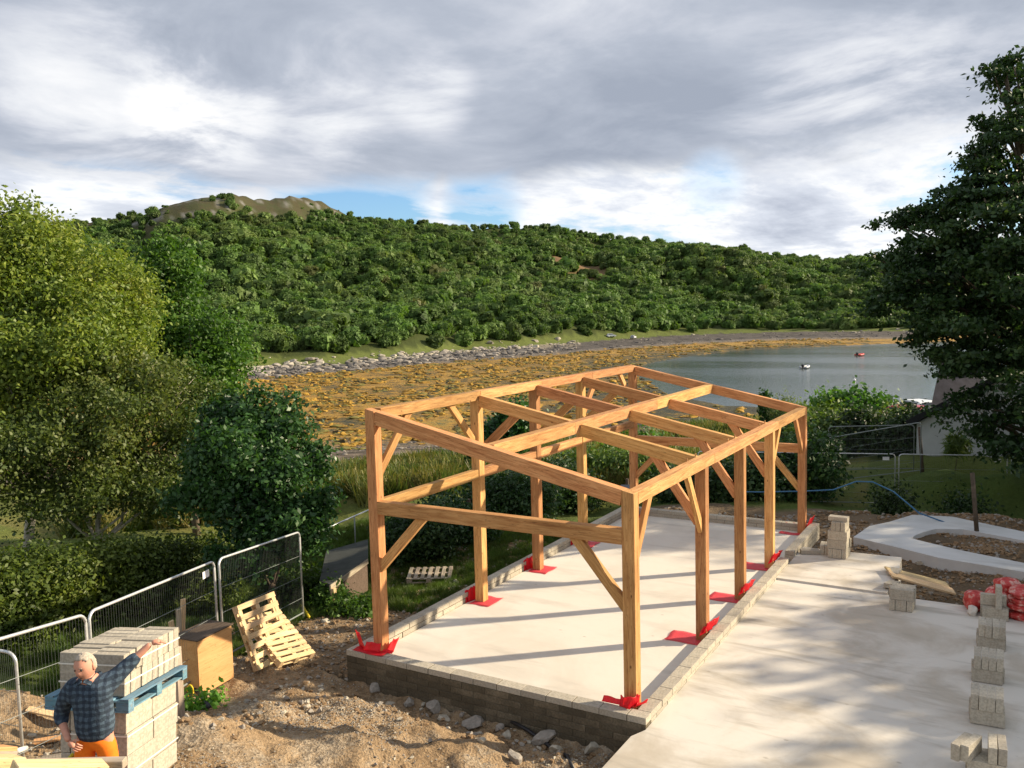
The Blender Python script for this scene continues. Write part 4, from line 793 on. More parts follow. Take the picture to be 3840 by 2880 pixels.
for k in range(26):
    x0_, y0_ = rnd.uniform(-.4, .4), rnd.uniform(-.25, .25); add_tube(bm, [(x0_, y0_, 0), (x0_+rnd.uniform(-.15, .15), y0_+rnd.uniform(-.1, .1), .5), (x0_+rnd.uniform(-.35, .35), y0_+rnd.uniform(-.2, .2), rnd.uniform(.7, 1.0))], [.009, .007, .003], 4)
bm_obj('stem', bm, 'pale_wood', dead)
shrub('fern_clump', 'bright green weeds at the foot of the rear rail posts', 'plant', 735, 1325, 15.0, [(0, 0, .15, .4, .35, .22), (.5, .1, .12, .35, .3, .18), (-.4, .2, .25, .3, .3, .28)], 4200, .05, 'leaf_alder', per=10, cl=.10, shell=.4, seed=8)
shrub('weed_clump', 'small green weeds beside the plywood box', 'plant', 408, 1535, 12.5, [(0, 0, .08, .25, .25, .1), (.2, .3, .1, .2, .2, .12)], 700, .05, 'leaf_lime', per=8, cl=.07, shell=.3, seed=9)
shrub('garden_shrub', 'dark leafy bush behind the lower left rail brace', 'shrub', 885, 1215, 19, [(0, 0, .7, .75, .7, .65), (.7, .2, .9, .7, .7, .6), (-.4, .3, .5, .5, .5, .5)], 9000, .06, 'leaf_deep', per=14, cl=.17, seed=10)
shrub('garden_shrub', 'dark bush seen between the first two left posts', 'shrub', 960, 1180, 21, [(0, 0, .8, .8, .7, .7), (.9, .2, .6, .6, .6, .5)], 8000, .06, 'leaf_deep', per=14, cl=.17, seed=11)
shrub('garden_shrub', 'spreading dark bush between second and third left posts', 'shrub', 1095, 1120, 24, [(0, 0, .9, 1.0, .9, .8), (-1.0, .2, .7, .8, .7, .6), (1.1, 0, .8, .9, .8, .7)], 11000, .07, 'leaf_deep', per=14, cl=.2, seed=12)
shrub('garden_shrub', 'dark bush between third and fourth left posts', 'shrub', 1200, 1100, 26, [(0, 0, 1.0, 1.1, .9, .8), (1.0, .3, .7, .8, .8, .6)], 8000, .075, 'leaf_deep', per=14, cl=.2, seed=13)
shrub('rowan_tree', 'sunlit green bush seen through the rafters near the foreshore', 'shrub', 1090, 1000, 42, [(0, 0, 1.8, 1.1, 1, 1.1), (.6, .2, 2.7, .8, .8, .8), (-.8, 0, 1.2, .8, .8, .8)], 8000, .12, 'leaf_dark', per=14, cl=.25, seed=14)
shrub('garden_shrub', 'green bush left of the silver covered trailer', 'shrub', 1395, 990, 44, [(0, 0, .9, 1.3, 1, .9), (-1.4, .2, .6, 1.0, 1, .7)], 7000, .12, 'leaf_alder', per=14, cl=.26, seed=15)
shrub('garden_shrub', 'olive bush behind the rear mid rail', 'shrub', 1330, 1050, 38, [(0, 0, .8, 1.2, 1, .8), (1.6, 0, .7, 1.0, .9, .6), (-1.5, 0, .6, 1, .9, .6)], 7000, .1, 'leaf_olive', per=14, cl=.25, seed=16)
shrub('garden_shrub', 'dark bush behind the middle right posts', 'shrub', 1560, 1060, 34, [(0, 0, .8, 1.2, 1, .9), (1.7, 0, .9, 1.0, .9, .8), (-1.6, 0, .5, 1, .9, .6)], 8000, .09, 'leaf_deep', per=14, cl=.25, seed=17)
shrub('garden_shrub', 'dark bush behind the two rearmost right posts', 'shrub', 1690, 1050, 35, [(0, 0, 1.0, 1.1, 1, 1.1), (1.3, 0, 1.3, .8, .9, 1.1)], 8000, .09, 'leaf_deep', per=14, cl=.25, seed=18)
shrub('garden_shrub', 'broad sunlit green bush below the moored boats', 'shrub', 1850, 940, 62, [(0, 0, 1.1, 1.9, 1.5, 1.3), (-1.5, 0, 1.2, 1.3, 1.3, 1.1), (1.3, .3, 1.1, 1.0, 1.1, .9)], 12000, .17, 'leaf_alder', per=14, cl=.35, seed=19)
shrub('lime_shrub', 'bright lime green hedge plant beside the sunlit bush', 'shrub', 1795, 925, 60, [(0, 0, 1.0, 1.3, 1.2, .7), (-1.6, 0, .7, 1.0, 1.1, .6)], 6000, .14, 'leaf_lime', per=14, cl=.3, seed=20)
shrub('gorse_shrub', 'yellow flowering shrub in front of the red car', 'shrub', 1842, 935, 52, [(0, 0, .9, 1.0, .9, .6), (.9, 0, .6, .7, .7, .4)], 5000, .11, 'leaf_yellow', per=12, cl=.2, seed=21)
shrub('reed_clump', 'pale grey-green bamboo rising behind the rear rafter', 'plant', 1697, 915, 58, [(0, 0, 1.3, 1.0, .8, 1.1), (.8, 0, .9, .7, .7, .8)], 4000, .16, 'leaf_reed', per=10, cl=.3, seed=22, aspect=.18)
shrub('young_tree', 'thin green sapling standing against the water', 'plant', 1652, 905, 58, [(0, 0, 1.8, .25, .25, .9), (.1, 0, 2.6, .2, .2, .4), (0, 0, .8, .4, .4, .4)], 900, .14, 'leaf_dark', per=8, cl=.14, shell=.3, seed=23)
for i_, (u_, v_, t_, lab) in enumerate([(1775, 985, 46, 'dark hedge bush right of the rear corner post'), (1850, 985, 46, 'dark hedge bush under the yellow shrub'), (1925, 980, 47, 'dark hedge bush under the red car'), (1975, 985, 44, 'dark bush at the corner of the white house')]):
    shrub('hedge_bush', lab, 'shrub', u_, v_, t_, [(0, 0, 1.2, 1.3, 1, 1.0), (-.6, 0, .7, 1.0, 1, .7), (.8, .2, .8, 1, 1, .8)], 6500, .11, 'leaf_deep' if i_ % 2 else 'leaf_olive', per=14, cl=.26, seed=24+i_, group='bushes in front of the loch')
shrub('garden_shrub', 'small dark shrub on the shaded lawn behind the fence', 'shrub', 2085, 1040, 33, [(0, 0, .3, .45, .4, .3)], 1300, .07, 'leaf_deep', seed=31)
shrub('garden_shrub', 'dark shrub behind the fence joint', 'shrub', 1930, 1075, 32, [(0, 0, .35, .35, .35, .35)], 1200, .07, 'leaf_deep', seed=32)
shrub('cordyline', 'spiky palm-like plant in front of the white gable', 'plant', 2068, 930, 37, [(0, 0, 1.7, .45, .45, .4)], 420, .34, 'leaf_olive', per=6, cl=.05, shell=.2, aspect=.08, seed=33)
# great dark tree hanging over the right of the view, its trunk outside the frame
b0 = (7.6, 25.5, gz(7.6, 25.5))
tree('sycamore_tree', 'large dark sycamore overhanging the right side and the white house', 'tree', b0, rel(b0, [(2235, 175, 37, 1.0, 1, 1.1), (2200, 260, 36, 1.0, 1, 1.0), (2170, 160, 36, .55, .5, .35), (2150, 290, 36.5, .5, .5, .3), (2240, 360, 35, 1.6, 1.5, 1.3), (2165, 345, 36, .9, .9, .6), (2120, 330, 36, .5, .5, .3), (2150, 450, 35, 1.6, 1.5, 1.0), (2060, 440, 35.5, 1.0, 1, .5), (2000, 470, 36, .9, .7, .35), (1930, 482, 36, .7, .5, .12), (2240, 520, 34, 2.4, 2, 1.8), (2100, 530, 34.5, 1.8, 1.6, 1.1), (2000, 560, 35, 1.2, 1, .6), (1930, 585, 35.5, .9, .8, .4), (1890, 560, 36, .4, .4, .2), (2170, 640, 33.5, 2.2, 2, 1.6), (2050, 640, 34, 1.7, 1.5, 1.1), (1965, 655, 34.5, 1.2, 1, .7), (2200, 760, 33, 2.0, 1.8, 1.3), (2110, 740, 33.5, 1.3, 1.2, .8), (2030, 725, 34, .9, .8, .5), (2290, 640, 33, 3, 2.5, 3), (2150, 900, 32.5, 1.3, 1.2, .8), (2230, 890, 32, 1.6, 1.4, 1.2), (2090, 905, 33, .6, .6, .5), (2210, 980, 32, 1.0, 1, .5)]), 72000, .095, 'leaf_deep', 'bark', .38, 9, per=14, cl=.22, shell=.40, flat=.30, seed=34, droop=.35, rough=dict(k=22, shrink=.34, spread=1.15, rmin=.12, rmax=.34, flat=.30))
# trees outside the picture that shade the pad and the lawn behind
for i_, (x_, y_, rz_, hh_) in enumerate([(15.2, 3.0, 0, 6.6), (15.6, 8.2, 1.2, 6.9), (15.0, 13.0, 2.1, 7.7), (16.0, 18.0, .7, 9.0), (16.5, 23.5, 2.8, 10.2), (17.0, 29.5, 1.9, 12.5), (16.0, 36.0, 4.0, 14), (19, 43, 5, 14)]):
    k_ = hh_/7.5; base = (x_, y_, gz(x_, y_))
    rr2 = random.Random(i_+3); lb = [(0, 0, 4.4*k_, 2.0*k_, 2.4*k_, 2.3*k_)]+[(math.cos(a)*1.7*k_, math.sin(a)*2.2*k_, rr2.uniform(2.2, 5.8)*k_, 1.2*k_, 1.3*k_, 1.1*k_) for a in np.linspace(0, 6.2, 8)[:7]]
    tree('sycamore_tree', 'sycamore of the row beyond the pad, number %s from the house' % ['one', 'two', 'three', 'four', 'five', 'six', 'seven', 'eight'][i_], 'tree', base, lb, 5200, .24, 'leaf_deep', 'bark', .2*k_, 4.5*k_, per=12, cl=.45, shell=.5, seed=40+i_, group='row of trees beyond the pad')

# ------------------------------------------------------------------ steel fence panels
def heras(p0, p1, hgt, label, plate=True, material='galv', group=None, gap=.05, plate_end=1, step=.06, feet=False):
    """p0, p1: top corners; panel hangs hgt below"""
    p0 = Vector(p0); p1 = Vector(p1); t_ = thing('mesh_fence', label, 'fence panel', p0-Vector((0, 0, hgt)), 0, group); o0 = t_.location; A = p0-o0; B = p1-o0; d = (B-A); L = d.length; d.normalize(); dn = Vector((0, 0, -1)); R = .13
    def arc(c, v1, v2): return [c-v1*R*math.cos(a)-v2*R*math.sin(a) if False else c+v1*R*(-math.cos(a))+v2*R*(-math.sin(a)) for a in np.linspace(0, math.pi/2, 6)]
    pts = [A+dn*hgt]+[A+d*R+dn*R+(-d)*R*math.cos(a)+(-dn)*R*math.sin(a) for a in np.linspace(0, math.pi/2, 6)]+[B-d*R+dn*R+(-dn)*R*math.cos(a)+d*R*math.sin(a) for a in np.linspace(0, math.pi/2, 6)]+[B+dn*hgt]
    tube_obj('frame', pts, .021, material, t_, 8)
    for q in (.16, hgt-.2): pass
    bm = bmesh.new(); nw = int((L-.1)/step)
    for k in range(nw):
        s_ = .05+(L-.1)*(k+.5)/nw; add_tube(bm, [A+d*s_+dn*.02, A+d*s_+dn*(hgt-.12)], .0016, 3, False)
    o = bm_obj('wire', bm, 'wire_grey', t_); o['kind'] = 'stuff'
    for q in (.52, .98, 1.45, hgt-.12):
        if q < hgt: tube_obj('crosswire', [A+dn*q, B+dn*q], .0045 if q < hgt-.15 else .018, 'galv_dull', t_, 5)
    if plate:
        c = (B-d*.32 if plate_end else A+d*.3)+dn*.17; nrm = d.cross(Vector((0, 0, 1))).normalized(); M_ = Matrix(((d.x, nrm.x, 0, c.x), (d.y, nrm.y, 0, c.y), (d.z, 0, 1, c.z), (0, 0, 0, 1)))
        bm = bmesh.new(); add_box(bm, (0, 0, 0), (.23, .008, .12)); o = bm_obj('name_plate', bm, 'white_plate', t_); o.matrix_local = M_
    return t_
def zpt(u, v, z): return Vector(atz(u, v, z))
F2a = zpt(-95, 1408, 2.62); J = zpt(184, 1327, 2.28); F3b = zpt(462, 1212, 1.92)
heras(F2a, J+Vector((0, -.0, 0)), 1.95, 'steel mesh fence panel left of the strapped block packs', plate=False, group='temporary fence panels on the left')
heras(J+Vector((-.03, .07, .0)), F3b, 1.95, 'steel mesh fence panel with white plate above the leaning pallets', group='temporary fence panels on the left')
heras(F3b+Vector((-.02, .12, 0)), F3b+Vector((-1.1, 3.2, -.35)), 1.9, 'fence panel end running in under the dark glossy tree', plate=False, group='temporary fence panels on the left')
P1b = zpt(33, 1411, 1.95); heras(P1b+Vector((-3.2, -1.0, .25)), P1b, 1.6, 'nearest fence panel end at the left picture edge', plate=False, group='temporary fence panels on the left')
FR = [zpt(1560, 975, .72), zpt(1728, 979, .66), zpt(1942, 981, .62), zpt(2181, 985, .58)]; rd = (FR[3]-FR[2])
heras(FR[1]-rd*1.0, FR[2]-rd*.035-rd*0, 1.95, 'steel fence panel with white plate right of the rear corner post', group='temporary fence panels across the lawn')
heras(FR[2], FR[3]-rd*.02, 1.95, 'steel fence panel with white plate in front of the shaded lawn', group='temporary fence panels across the lawn')
heras(FR[3]+rd*.02, FR[3]+rd*1.0, 1.95, 'steel fence panel running out at the right picture edge', plate=False, group='temporary fence panels across the lawn')
heras(zpt(1750, 975, .6)+Vector((-.3, 3.0, 0)), Vector(at(1990, 912, 35.0)), 1.9, 'dark fence panel slanting up towards the white gable', plate=False, material='galv_dull', group='fence panels behind the lawn')
heras(Vector(at(1790, 922, 38)), Vector(at(1975, 918, 38.5)), 1.9, 'dull mesh fence panel in front of the hedge bushes', plate=False, material='galv_dull', group='fence panels behind the lawn')
for nm, (u_, v_, t_) in {'dark fence post beside the white house': (1994, 965, 36.5), 'wooden stake leaning on the shaded lawn': (2112, 1080, 27.6)}.items():
    b_ = gbase(u_, v_, t_); tag(tube_obj('fence_post', [b_, (b_[0]-.15, b_[1]+.1, b_[2]+1.75)], .06, 'dark_wood' if 'dark' in nm else 'bark', None, 8), nm, 'post')
for i_, u_ in enumerate((1012, 1355, 1432)):                       # weathered garden posts seen through the frame
    b_ = gbase(u_, 1080-i_*30, 27+i_*6); tag(beam('garden_post', b_, (b_[0], b_[1], b_[2]+1.3), .1, .1, 'dark_wood', None, up=(0, 1, 0)), ['weathered post behind the second left post', 'weathered post behind the rear rail', 'weathered post beside the dark bin'][i_], 'post')
# handrail behind the glossy tree and the felt roofed shed below it
ra = Vector(at(690, 1148, 24)); rb = Vector(at(800, 1100, 26.5)); rl_t = thing('handrail', 'galvanised handrail left of the front left post', 'handrail', ra-Vector((0, 0, 1.1))); dA = Vector((0, 0, 1.1)); dB = rb-ra+dA
tube_obj('rail', [dA, dB], .024, 'galv', rl_t)
for q in (.66, 1.25): tube_obj('upright', [dA+(dB-dA)*q, dA+(dB-dA)*q-Vector((0, 0, 1.2))], .02, 'galv_dull', rl_t)
sh = thing('garden_shed', 'low shed with dark felt roof and pale corner post', 'shed', gbase(720, 1262, 21)); o0 = np.array(sh.location)
c_ = [at(690, 1255, 20.6)-o0, at(714, 1262, 20.1)-o0, at(795, 1205, 22.0)-o0, at(795, 1165, 25)-o0, at(705, 1190, 24.5)-o0]
bm = bmesh.new(); tv = [bm.verts.new(tuple(p_)) for p_ in c_]; bv = [bm.verts.new((p_[0], p_[1], p_[2]-.07)) for p_ in c_]; bm.faces.new(tv); bm.faces.new(bv[::-1])
for i in range(5): bm.faces.new((tv[i], bv[i], bv[(i+1) % 5], tv[(i+1) % 5]))
bm_obj('roof', bm, 'felt', sh); beam('fascia', tuple(c_[1]-np.array([0, .02, .08])), tuple(c_[2]-np.array([0, .02, .08])), .04, .13, 'grey_wood', sh)
pp = c_[1]+np.array([.03, .05, -.1]); beam('corner_post', tuple(pp), (pp[0], pp[1], pp[2]-.75), .1, .1, 'pale_wood', sh, up=(0, 1, 0))
bm = bmesh.new(); w4 = [c_[0]*.98+c_[3]*.02, c_[1]*.98+c_[3]*.02, c_[2], c_[3], c_[4]]; wt = [bm.verts.new((p_[0]*.96, p_[1]*.96, p_[2]-.075)) for p_ in w4]; wb = [bm.verts.new((p_[0]*.96, p_[1]*.96, p_[2]-.8)) for p_ in w4]
for i in range(5): bm.faces.new((wt[i], wb[i], wb[(i+1) % 5], wt[(i+1) % 5]))
bm_obj('wall', bm, 'dark_wood', sh)

# ------------------------------------------------------------------ pallets, block packs, timber
def pallet_parts(t_, L=1.2, W_=1.0, m1='pale_wood', nb=7, extra=True):
    """lies in local XY, top boards across, local z up to .14"""
    bw = .095
    for k in range(nb):
        x = -L/2+bw/2+(L-bw)*k/(nb-1); beam('board', (x, -W_/2, .131), (x, W_/2, .131), bw, .018, m1, t_, bev=.002)
    for y in (-W_/2+.05, 0, W_/2-.05):
        beam('bearer', (-L/2, y, .112), (L/2, y, .112), .095, .018, m1, t_, bev=.002)
        for x in (-L/2+.07, 0, L/2-.07):
            bm = bmesh.new(); add_box(bm, (0, 0, 0), (.14, .095, .08), bev=.003); o = bm_obj('spacer', bm, m1, t_); o.location = (x, y, .062)
        beam('bottom_board', (-L/2, y, .011), (L/2, y, .011), .095, .018, m1, t_, bev=.002)
    if extra:
        for x in (-L/2+.05, L/2-.05): beam('bottom_board', (x, -W_/2, .030), (x, W_/2, .030), .08, .016, m1, t_, bev=.002)
def frame_mat(o, x, y): 
    x = Vector(x).normalized(); z = x.cross(Vector(y)).normalized(); y = z.cross(x); return Matrix(((x.x, y.x, z.x, o[0]), (x.y, y.y, z.y, o[1]), (x.z, y.z, z.z, o[2]), (0, 0, 0, 1)))
def fit(u, v, anchor, length, far=True):
    """point on the line of sight at the given distance from the anchor"""
    d = ray(u, v); a = np.array(anchor)-CAM; bq = d@a; disc = bq*bq-(a@a-length**2); q = math.sqrt(max(disc, 0)); return Vector(CAM+d*(bq+(q if far else -q)))
# two strapped packs, the upper one on a blue pallet
PT = Vector(at(269, 1412.5, 9.85)); py_ = Vector((-.373*.995, .928*.995, -.10)); px_ = Vector((.928, .373, 0)); MP = frame_mat(PT, px_, py_)
def pack(name, label, origin, nx, ny, nz, dims, grp, mdirty):
    t_ = thing(name, label, 'block pack', (0, 0, 0), 0, grp); t_.matrix_world = origin; dx_, dy_, dz_ = dims
    for k in range(nz):
        for j in range(ny):
            for i in range(nx):
                if 0 < i < nx-1 and 0 < j < ny-1 and k < nz-1 and k > 0: continue
                o = bpy.data.objects.new('block', BLK_ME); link(o, t_); o.location = (-dx_*(i+.5)+rnd.uniform(-.012, .006), dy_*(j+.5)+rnd.uniform(-.004, .004), dz_*(k+.5)+rnd.uniform(-.003, .003)+(rnd.uniform(-.022, .004) if k == nz-1 and dx_ > dy_ else 0))
                if dx_ > dy_: o.rotation_euler = (math.pi/2, 0, 0); o.scale = ((dx_-.006)/BL, (dz_-.004)/BW, (dy_-.006)/BH)
                else: o.rotation_euler = (math.pi/2, 0, math.pi/2); o.scale = ((dy_-.006)/BL, (dz_-.004)/BW, (dx_-.006)/BH)
    X_, Y_ = nx*dx_, ny*dy_
    for q in (.3, .72):
        z = nz*dz_*q; e = .004; bm = bmesh.new()
        for (c, s_) in (((-X_/2, -e, z), (X_+2*e, .002, .014)), ((-X_/2, Y_+e, z), (X_+2*e, .002, .014)), ((e, Y_/2, z), (.002, Y_+2*e, .014)), ((-X_-e, Y_/2, z), (.002, Y_+2*e, .014))): add_box(bm, c, s_)
        bm_obj('strap', bm, 'strap', t_)
    return t_
UH = .43; LHt = .66
pack('block_pack', 'upper strapped pack of grey blocks the man leans on', MP@Matrix.Translation((0, 0, -UH)), 2, 10, 2, (.36, .103, UH/2), 'strapped packs of blocks by the man', 0)
pb = thing('pallet', 'blue painted pallet squeezed between the two block packs', 'pallet', (0, 0, 0)); pb.matrix_world = MP@Matrix.Translation((-.38, .50, -UH-.145)); pallet_parts(pb, .92, 1.12, 'blue_wood', 6)
pack('block_pack', 'lower strapped pack of blocks under the blue pallet', MP@Matrix.Translation((.03, .0, -UH-.15-LHt*4/3)), 7, 2, 4, (.105, .47, LHt/3), 'strapped packs of blocks by the man', 0)

# plywood crate
A0 = hit(432.6, 1509); A0.z = gz(A0.x, A0.y); B0 = hit(505.8, 1476); C0 = hit(398.5, 1487)
bx = (B0-A0); Lx = bx.length; bx.normalize(); by = Vector((-bx.y, bx.x, 0)).normalized(); hb_ = 212/3227.7*(np.array(A0)-CAM)@_fw
crt = thing('plywood_crate', 'upright orange-brown plywood crate with a dark lid', 'crate', A0); wl_ = .52; bx2 = Vector((bx.x, bx.y, 0)).normalized()
crt.matrix_world = frame_mat(A0, bx2, by)
for nm, c, s_, mt in (('panel', (Lx/2, .009, hb_/2), (Lx, .018, hb_), 'ply'), ('panel', (.009, wl_/2, hb_/2), (.018, wl_-.04, hb_), 'ply'), ('panel', (Lx-.009, wl_/2, hb_/2), (.018, wl_-.04, hb_), 'ply'), ('panel', (Lx/2, wl_-.009, hb_/2), (Lx, .018, hb_), 'ply'), ('lid', (Lx/2, wl_/2, hb_+.012), (Lx+.05, wl_+.05, .022), 'dark_wood')):
    bm = bmesh.new(); add_box(bm, (0, 0, 0), s_, bev=.002); o = bm_obj(nm, bm, mt, crt); o.location = c
for k_, (x_, a_) in enumerate([(.12, .1), (.3, -.15), (.52, .05), (.7, .2)]):
    tag(beam('timber_offcut', A0+bx2*x_*Lx+by*(.62+.1*k_)+Vector((0, 0, hb_-.5)), A0+bx2*(x_*Lx+a_*.5)+by*(.62+.1*k_)+Vector((0, 0, hb_+.10+.1*k_)), .10, .04, 'pale_wood' if k_ % 2 else 'grey_wood', None, up=tuple(by)), ['short pale offcut leaning behind the plywood crate, nearest the packs', 'grey offcut standing behind the middle of the crate', 'pale offcut standing behind the crate', 'grey offcut behind the crate, nearest the pallets'][k_], 'timber')
tag(beam('garden_post', gbase(383, 1440, 13.6), tuple(np.array(gbase(383, 1440, 13.6))+np.array([0, 0, 1.1])), .10, .10, 'grey_wood', None, up=(0, 1, 0)), 'weathered square post between the block packs and the crate', 'post')

# pallets tipped up against each other
def lean(pc, label, bl, br, tl, wid, ln, nb, back):
    BL_ = hit(*bl); BL_.z = gz(BL_.x, BL_.y)+.01; d_ = (BL_-Vector(CAM)); d_.z = 0; BL_ = BL_+d_.normalized()*back; BR_ = fit(*br, BL_, wid); TL_ = fit(*tl, BL_, ln)
    ux = (TL_-BL_).normalized(); uy = (BR_-BL_); uy = (uy-ux*uy.dot(ux)).normalized(); o_ = BL_+ux*ln/2+uy*wid/2; M_ = frame_mat(o_, ux, uy)
    if Vector((M_[0][2], M_[1][2], M_[2][2])).dot(Vector(CAM)-BL_) < 0: M_ = frame_mat(o_, -ux, uy)
    t_ = thing('pallet', label, 'pallet', (0, 0, 0), 0, 'pallets leaning beside the crate'); t_.matrix_world = M_; pallet_parts(t_, ln, wid, 'pale_wood', nb)
lean(0, 'front pale pallet tipped up on its end beside the plywood crate', (600, 1452), (652, 1400), (522, 1345), .85, 1.2, 9, 0)
lean(0, 'rear pale pallet leaning behind the front one', (548, 1458), (632, 1432), (498, 1308), 1.0, 1.2, 7, .12)
f_ = hit(930, 1258); p3 = thing('pallet', 'grey weathered pallet lying flat behind the left block wall', 'pallet', (f_.x, f_.y, gz(f_.x, f_.y)+.12), .55); pallet_parts(p3, 1.15, 1.0, 'grey_wood', 7)
# walking ramp of scaffold boards across the trench
R0_, R1_ = Vector((2.45, 8.72, .17)), Vector((3.66, 9.15, -.16)); rp = thing('board_ramp', 'ramp of four pale boards sloping from the apron into the trench', 'ramp', R0_); dR = R1_-R0_; sR = Vector((-dR.y, dR.x, 0)).normalized()
for k in range(4): beam('board', sR*(-.27+.18*k), dR*(1.0+.02*(k % 2))+sR*(-.33+.22*k), .20, .045, 'pale_wood', rp)
# timber stack cut by the lower left corner of the view
for k_, (u0, v0, u1, v1, t0, w_, h_, mt, lb_) in enumerate([(30, 1660, 226, 1657, 7.3, .16, .07, 'pale_wood', 'pale timber plank end in the near left corner in front of the man'), (-60, 1650, 38, 1648, 7.6, .16, .10, 'pale_wood', 'speckled pale timber at the left picture edge'), (-60, 1628, 20, 1624, 7.9, .15, .09, 'ply', 'orange timber baulk lying on top at the left picture edge'), (-60, 1636, 20, 1634, 7.88, .15, .09, 'grey_wood', 'grey timber under the orange baulk')]):
    tag(beam('timber_plank', at(u0, v0, t0), at(u1, v1, t0*1.03), w_, h_, mt, None), lb_, 'timber')
ts = Vector(at(100, 1700, 7.9)); zg = gz(ts.x, ts.y); st_ = thing('timber_trestle', 'timber trestle carrying the planks below the picture edge', 'trestle', (ts.x, ts.y, zg))
for sgn in (-.5, .5):
    q_ = Vector((_r[0], _r[1], 0))*sgn; topz = at(100, 1665, 7.5)[2]-zg-.1
    beam('leg', q_+Vector((.1, .1, 0)), q_+Vector((0, 0, topz)), .08, .06, 'grey_wood', st_, up=(0, 1, 0)); beam('leg', q_+Vector((-.1, -.1, 0)), q_+Vector((0, 0, topz)), .08, .06, 'grey_wood', st_, up=(0, 1, 0))
beam('crossbar', Vector((_r[0], _r[1], 0))*-.6+Vector((0, 0, topz)), Vector((_r[0], _r[1], 0))*.6+Vector((0, 0, topz)), .08, .07, 'grey_wood', st_)
for lb_, (u_, v_, a_, l_, mt) in {'old brown board lying in the shaded weeds at left': (72, 1612, .9, .6, 'ply'), 'grey batten lying in the shade left of the man': (88, 1655, .7, .8, 'grey_wood'), 'pale sunlit board on the ground left of the man': (60, 1548, .6, .9, 'pale_wood')}.items():
    h_ = hit(u_, v_); tag(beam('timber_plank', (h_.x, h_.y, gz(h_.x, h_.y)+.04), (h_.x+math.cos(a_)*l_, h_.y+math.sin(a_)*l_, gz(h_.x+math.cos(a_)*l_, h_.y+math.sin(a_)*l_)+.04), .14, .03, mt, None), lb_, 'timber')
tag(tube_obj('white_tube', [at(38, 1622, 8.9), at(56, 1616, 9.1)], .022, 'strap', None, 8), 'short white tube on a stick left of the man', 'tube')

# ------------------------------------------------------------------ the man
HT = Vector(at(186, 1411, 9.35)); MS = 1.0; mp = thing('person', 'grey-haired man in checked shirt and orange trousers leaning on the block pack', 'person', (HT.x, HT.y, HT.z-1.78)); rzm = math.atan2(_r[1], _r[0]); mp.rotation_euler = (0, 0, rzm)
def skin(name, pts, edges, material, parent, sub=2, root=0):
    me = bpy.data.meshes.new(name); me.from_pydata([p_[:3] for p_ in pts], edges, []); o = link(bpy.data.objects.new(name, me), parent); me.materials.append(MATS[material])
    md = o.modifiers.new('skin', 'SKIN'); md.use_smooth_shade = True
    for i, p_ in enumerate(pts):
        sv = me.skin_vertices[0].data[i]; rr3 = p_[3]; sv.radius = (rr3, rr3) if not isinstance(rr3, tuple) else rr3; sv.use_root = (i == root)
    sb = o.modifiers.new('sub', 'SUBSURF'); sb.levels = sub; sb.render_levels = sub
    return o
# x: towards the picture's right, y: away from the camera, z up, in metres
J_ = {'pel': (0.03, .02, .98), 'wst': (0.03, .02, 1.12), 'che': (0.01, .02, 1.34), 'nb': (0.0, .01, 1.50), 'nt': (0.0, -.02, 1.58),
      'sl': (-.19, .03, 1.43), 'el': (-.33, .08, 1.14), 'wl': (-.15, -.13, .99), 'sr': (.17, .05, 1.46), 'er': (.33, .17, 1.61), 'wr': (.50, .26, 1.76),
      'hl': (-.07, .02, .92), 'kl': (-.10, -.03, .50), 'al': (-.12, .03, .09), 'hr': (.12, .03, .92), 'kr': (.17, -.02, .50), 'ar': (.20, .04, .09)}
def v4(k, r_): return (*J_[k], r_)
bp = [v4('pel', (.12, .09)), v4('wst', (.15, .11)), v4('che', (.17, .12)), v4('nb', (.09, .07)), v4('nt', .052), v4('sl', .062), v4('el', .045), v4('wl', .029), v4('sr', .062), v4('er', .045), v4('wr', .029), v4('hl', .09), v4('kl', .06), v4('al', .042), v4('hr', .09), v4('kr', .06), v4('ar', .042), (0, -.03, 1.64, .06)]
be = [(0, 1), (1, 2), (2, 3), (3, 4), (3, 5), (5, 6), (6, 7), (3, 8), (8, 9), (9, 10), (0, 11), (11, 12), (12, 13), (0, 14), (14, 15), (15, 16), (4, 17)]
skin('body', bp, be, 'skin', mp)
# head: a shaped ball with brow, nose, jaw and ears, turned a little down and to the left
hm = bmesh.new(); bmesh.ops.create_uvsphere(hm, u_segments=28, v_segments=20, radius=1.0)
for v in hm.verts:
    x, y, z = v.co; X3 = x*.078; Y3 = y*.098; Z3 = z*.122
    if z < 0: X3 *= 1-.28*(-z)**1.5; Y3 *= 1-.15*(-z)
    if y < 0:
        nose = math.exp(-((x/.16)**2+((z+.12)/.24)**2)); Y3 -= .026*nose*(1 if z < .12 else .6); eye = math.exp(-(((abs(x)-.38)/.17)**2+((z-.10)/.12)**2)); Y3 += .012*eye; brow = math.exp(-((z-.28)/.10)**2)*(abs(x) < .7); Y3 -= .006*brow
        mouth = math.exp(-((x/.34)**2+((z+.50)/.05)**2)); Y3 += .008*mouth; chin = math.exp(-((x/.35)**2+((z+.80)/.18)**2)); Y3 -= .010*chin
    v.co = (X3, Y3, Z3)
for sx_ in (-1, 1):
    r_ = bmesh.ops.create_uvsphere(hm, u_segments=10, v_segments=8, radius=1.0)
    for v in r_['verts']: v.co = Vector((v.co.x*.012+sx_*.079, v.co.y*.018+.008, v.co.z*.032-.005))
hd_ = bm_obj('head', hm, 'skin', mp, smooth=True); hd_.scale = (1.1, 1.08, 1.08); hd_.location = (0, -.035, 1.665); hd_.rotation_euler = (math.radians(9), math.radians(-5), math.radians(-12))
hm = bmesh.new(); bmesh.ops.create_uvsphere(hm, u_segments=30, v_segments=22, radius=1.0)
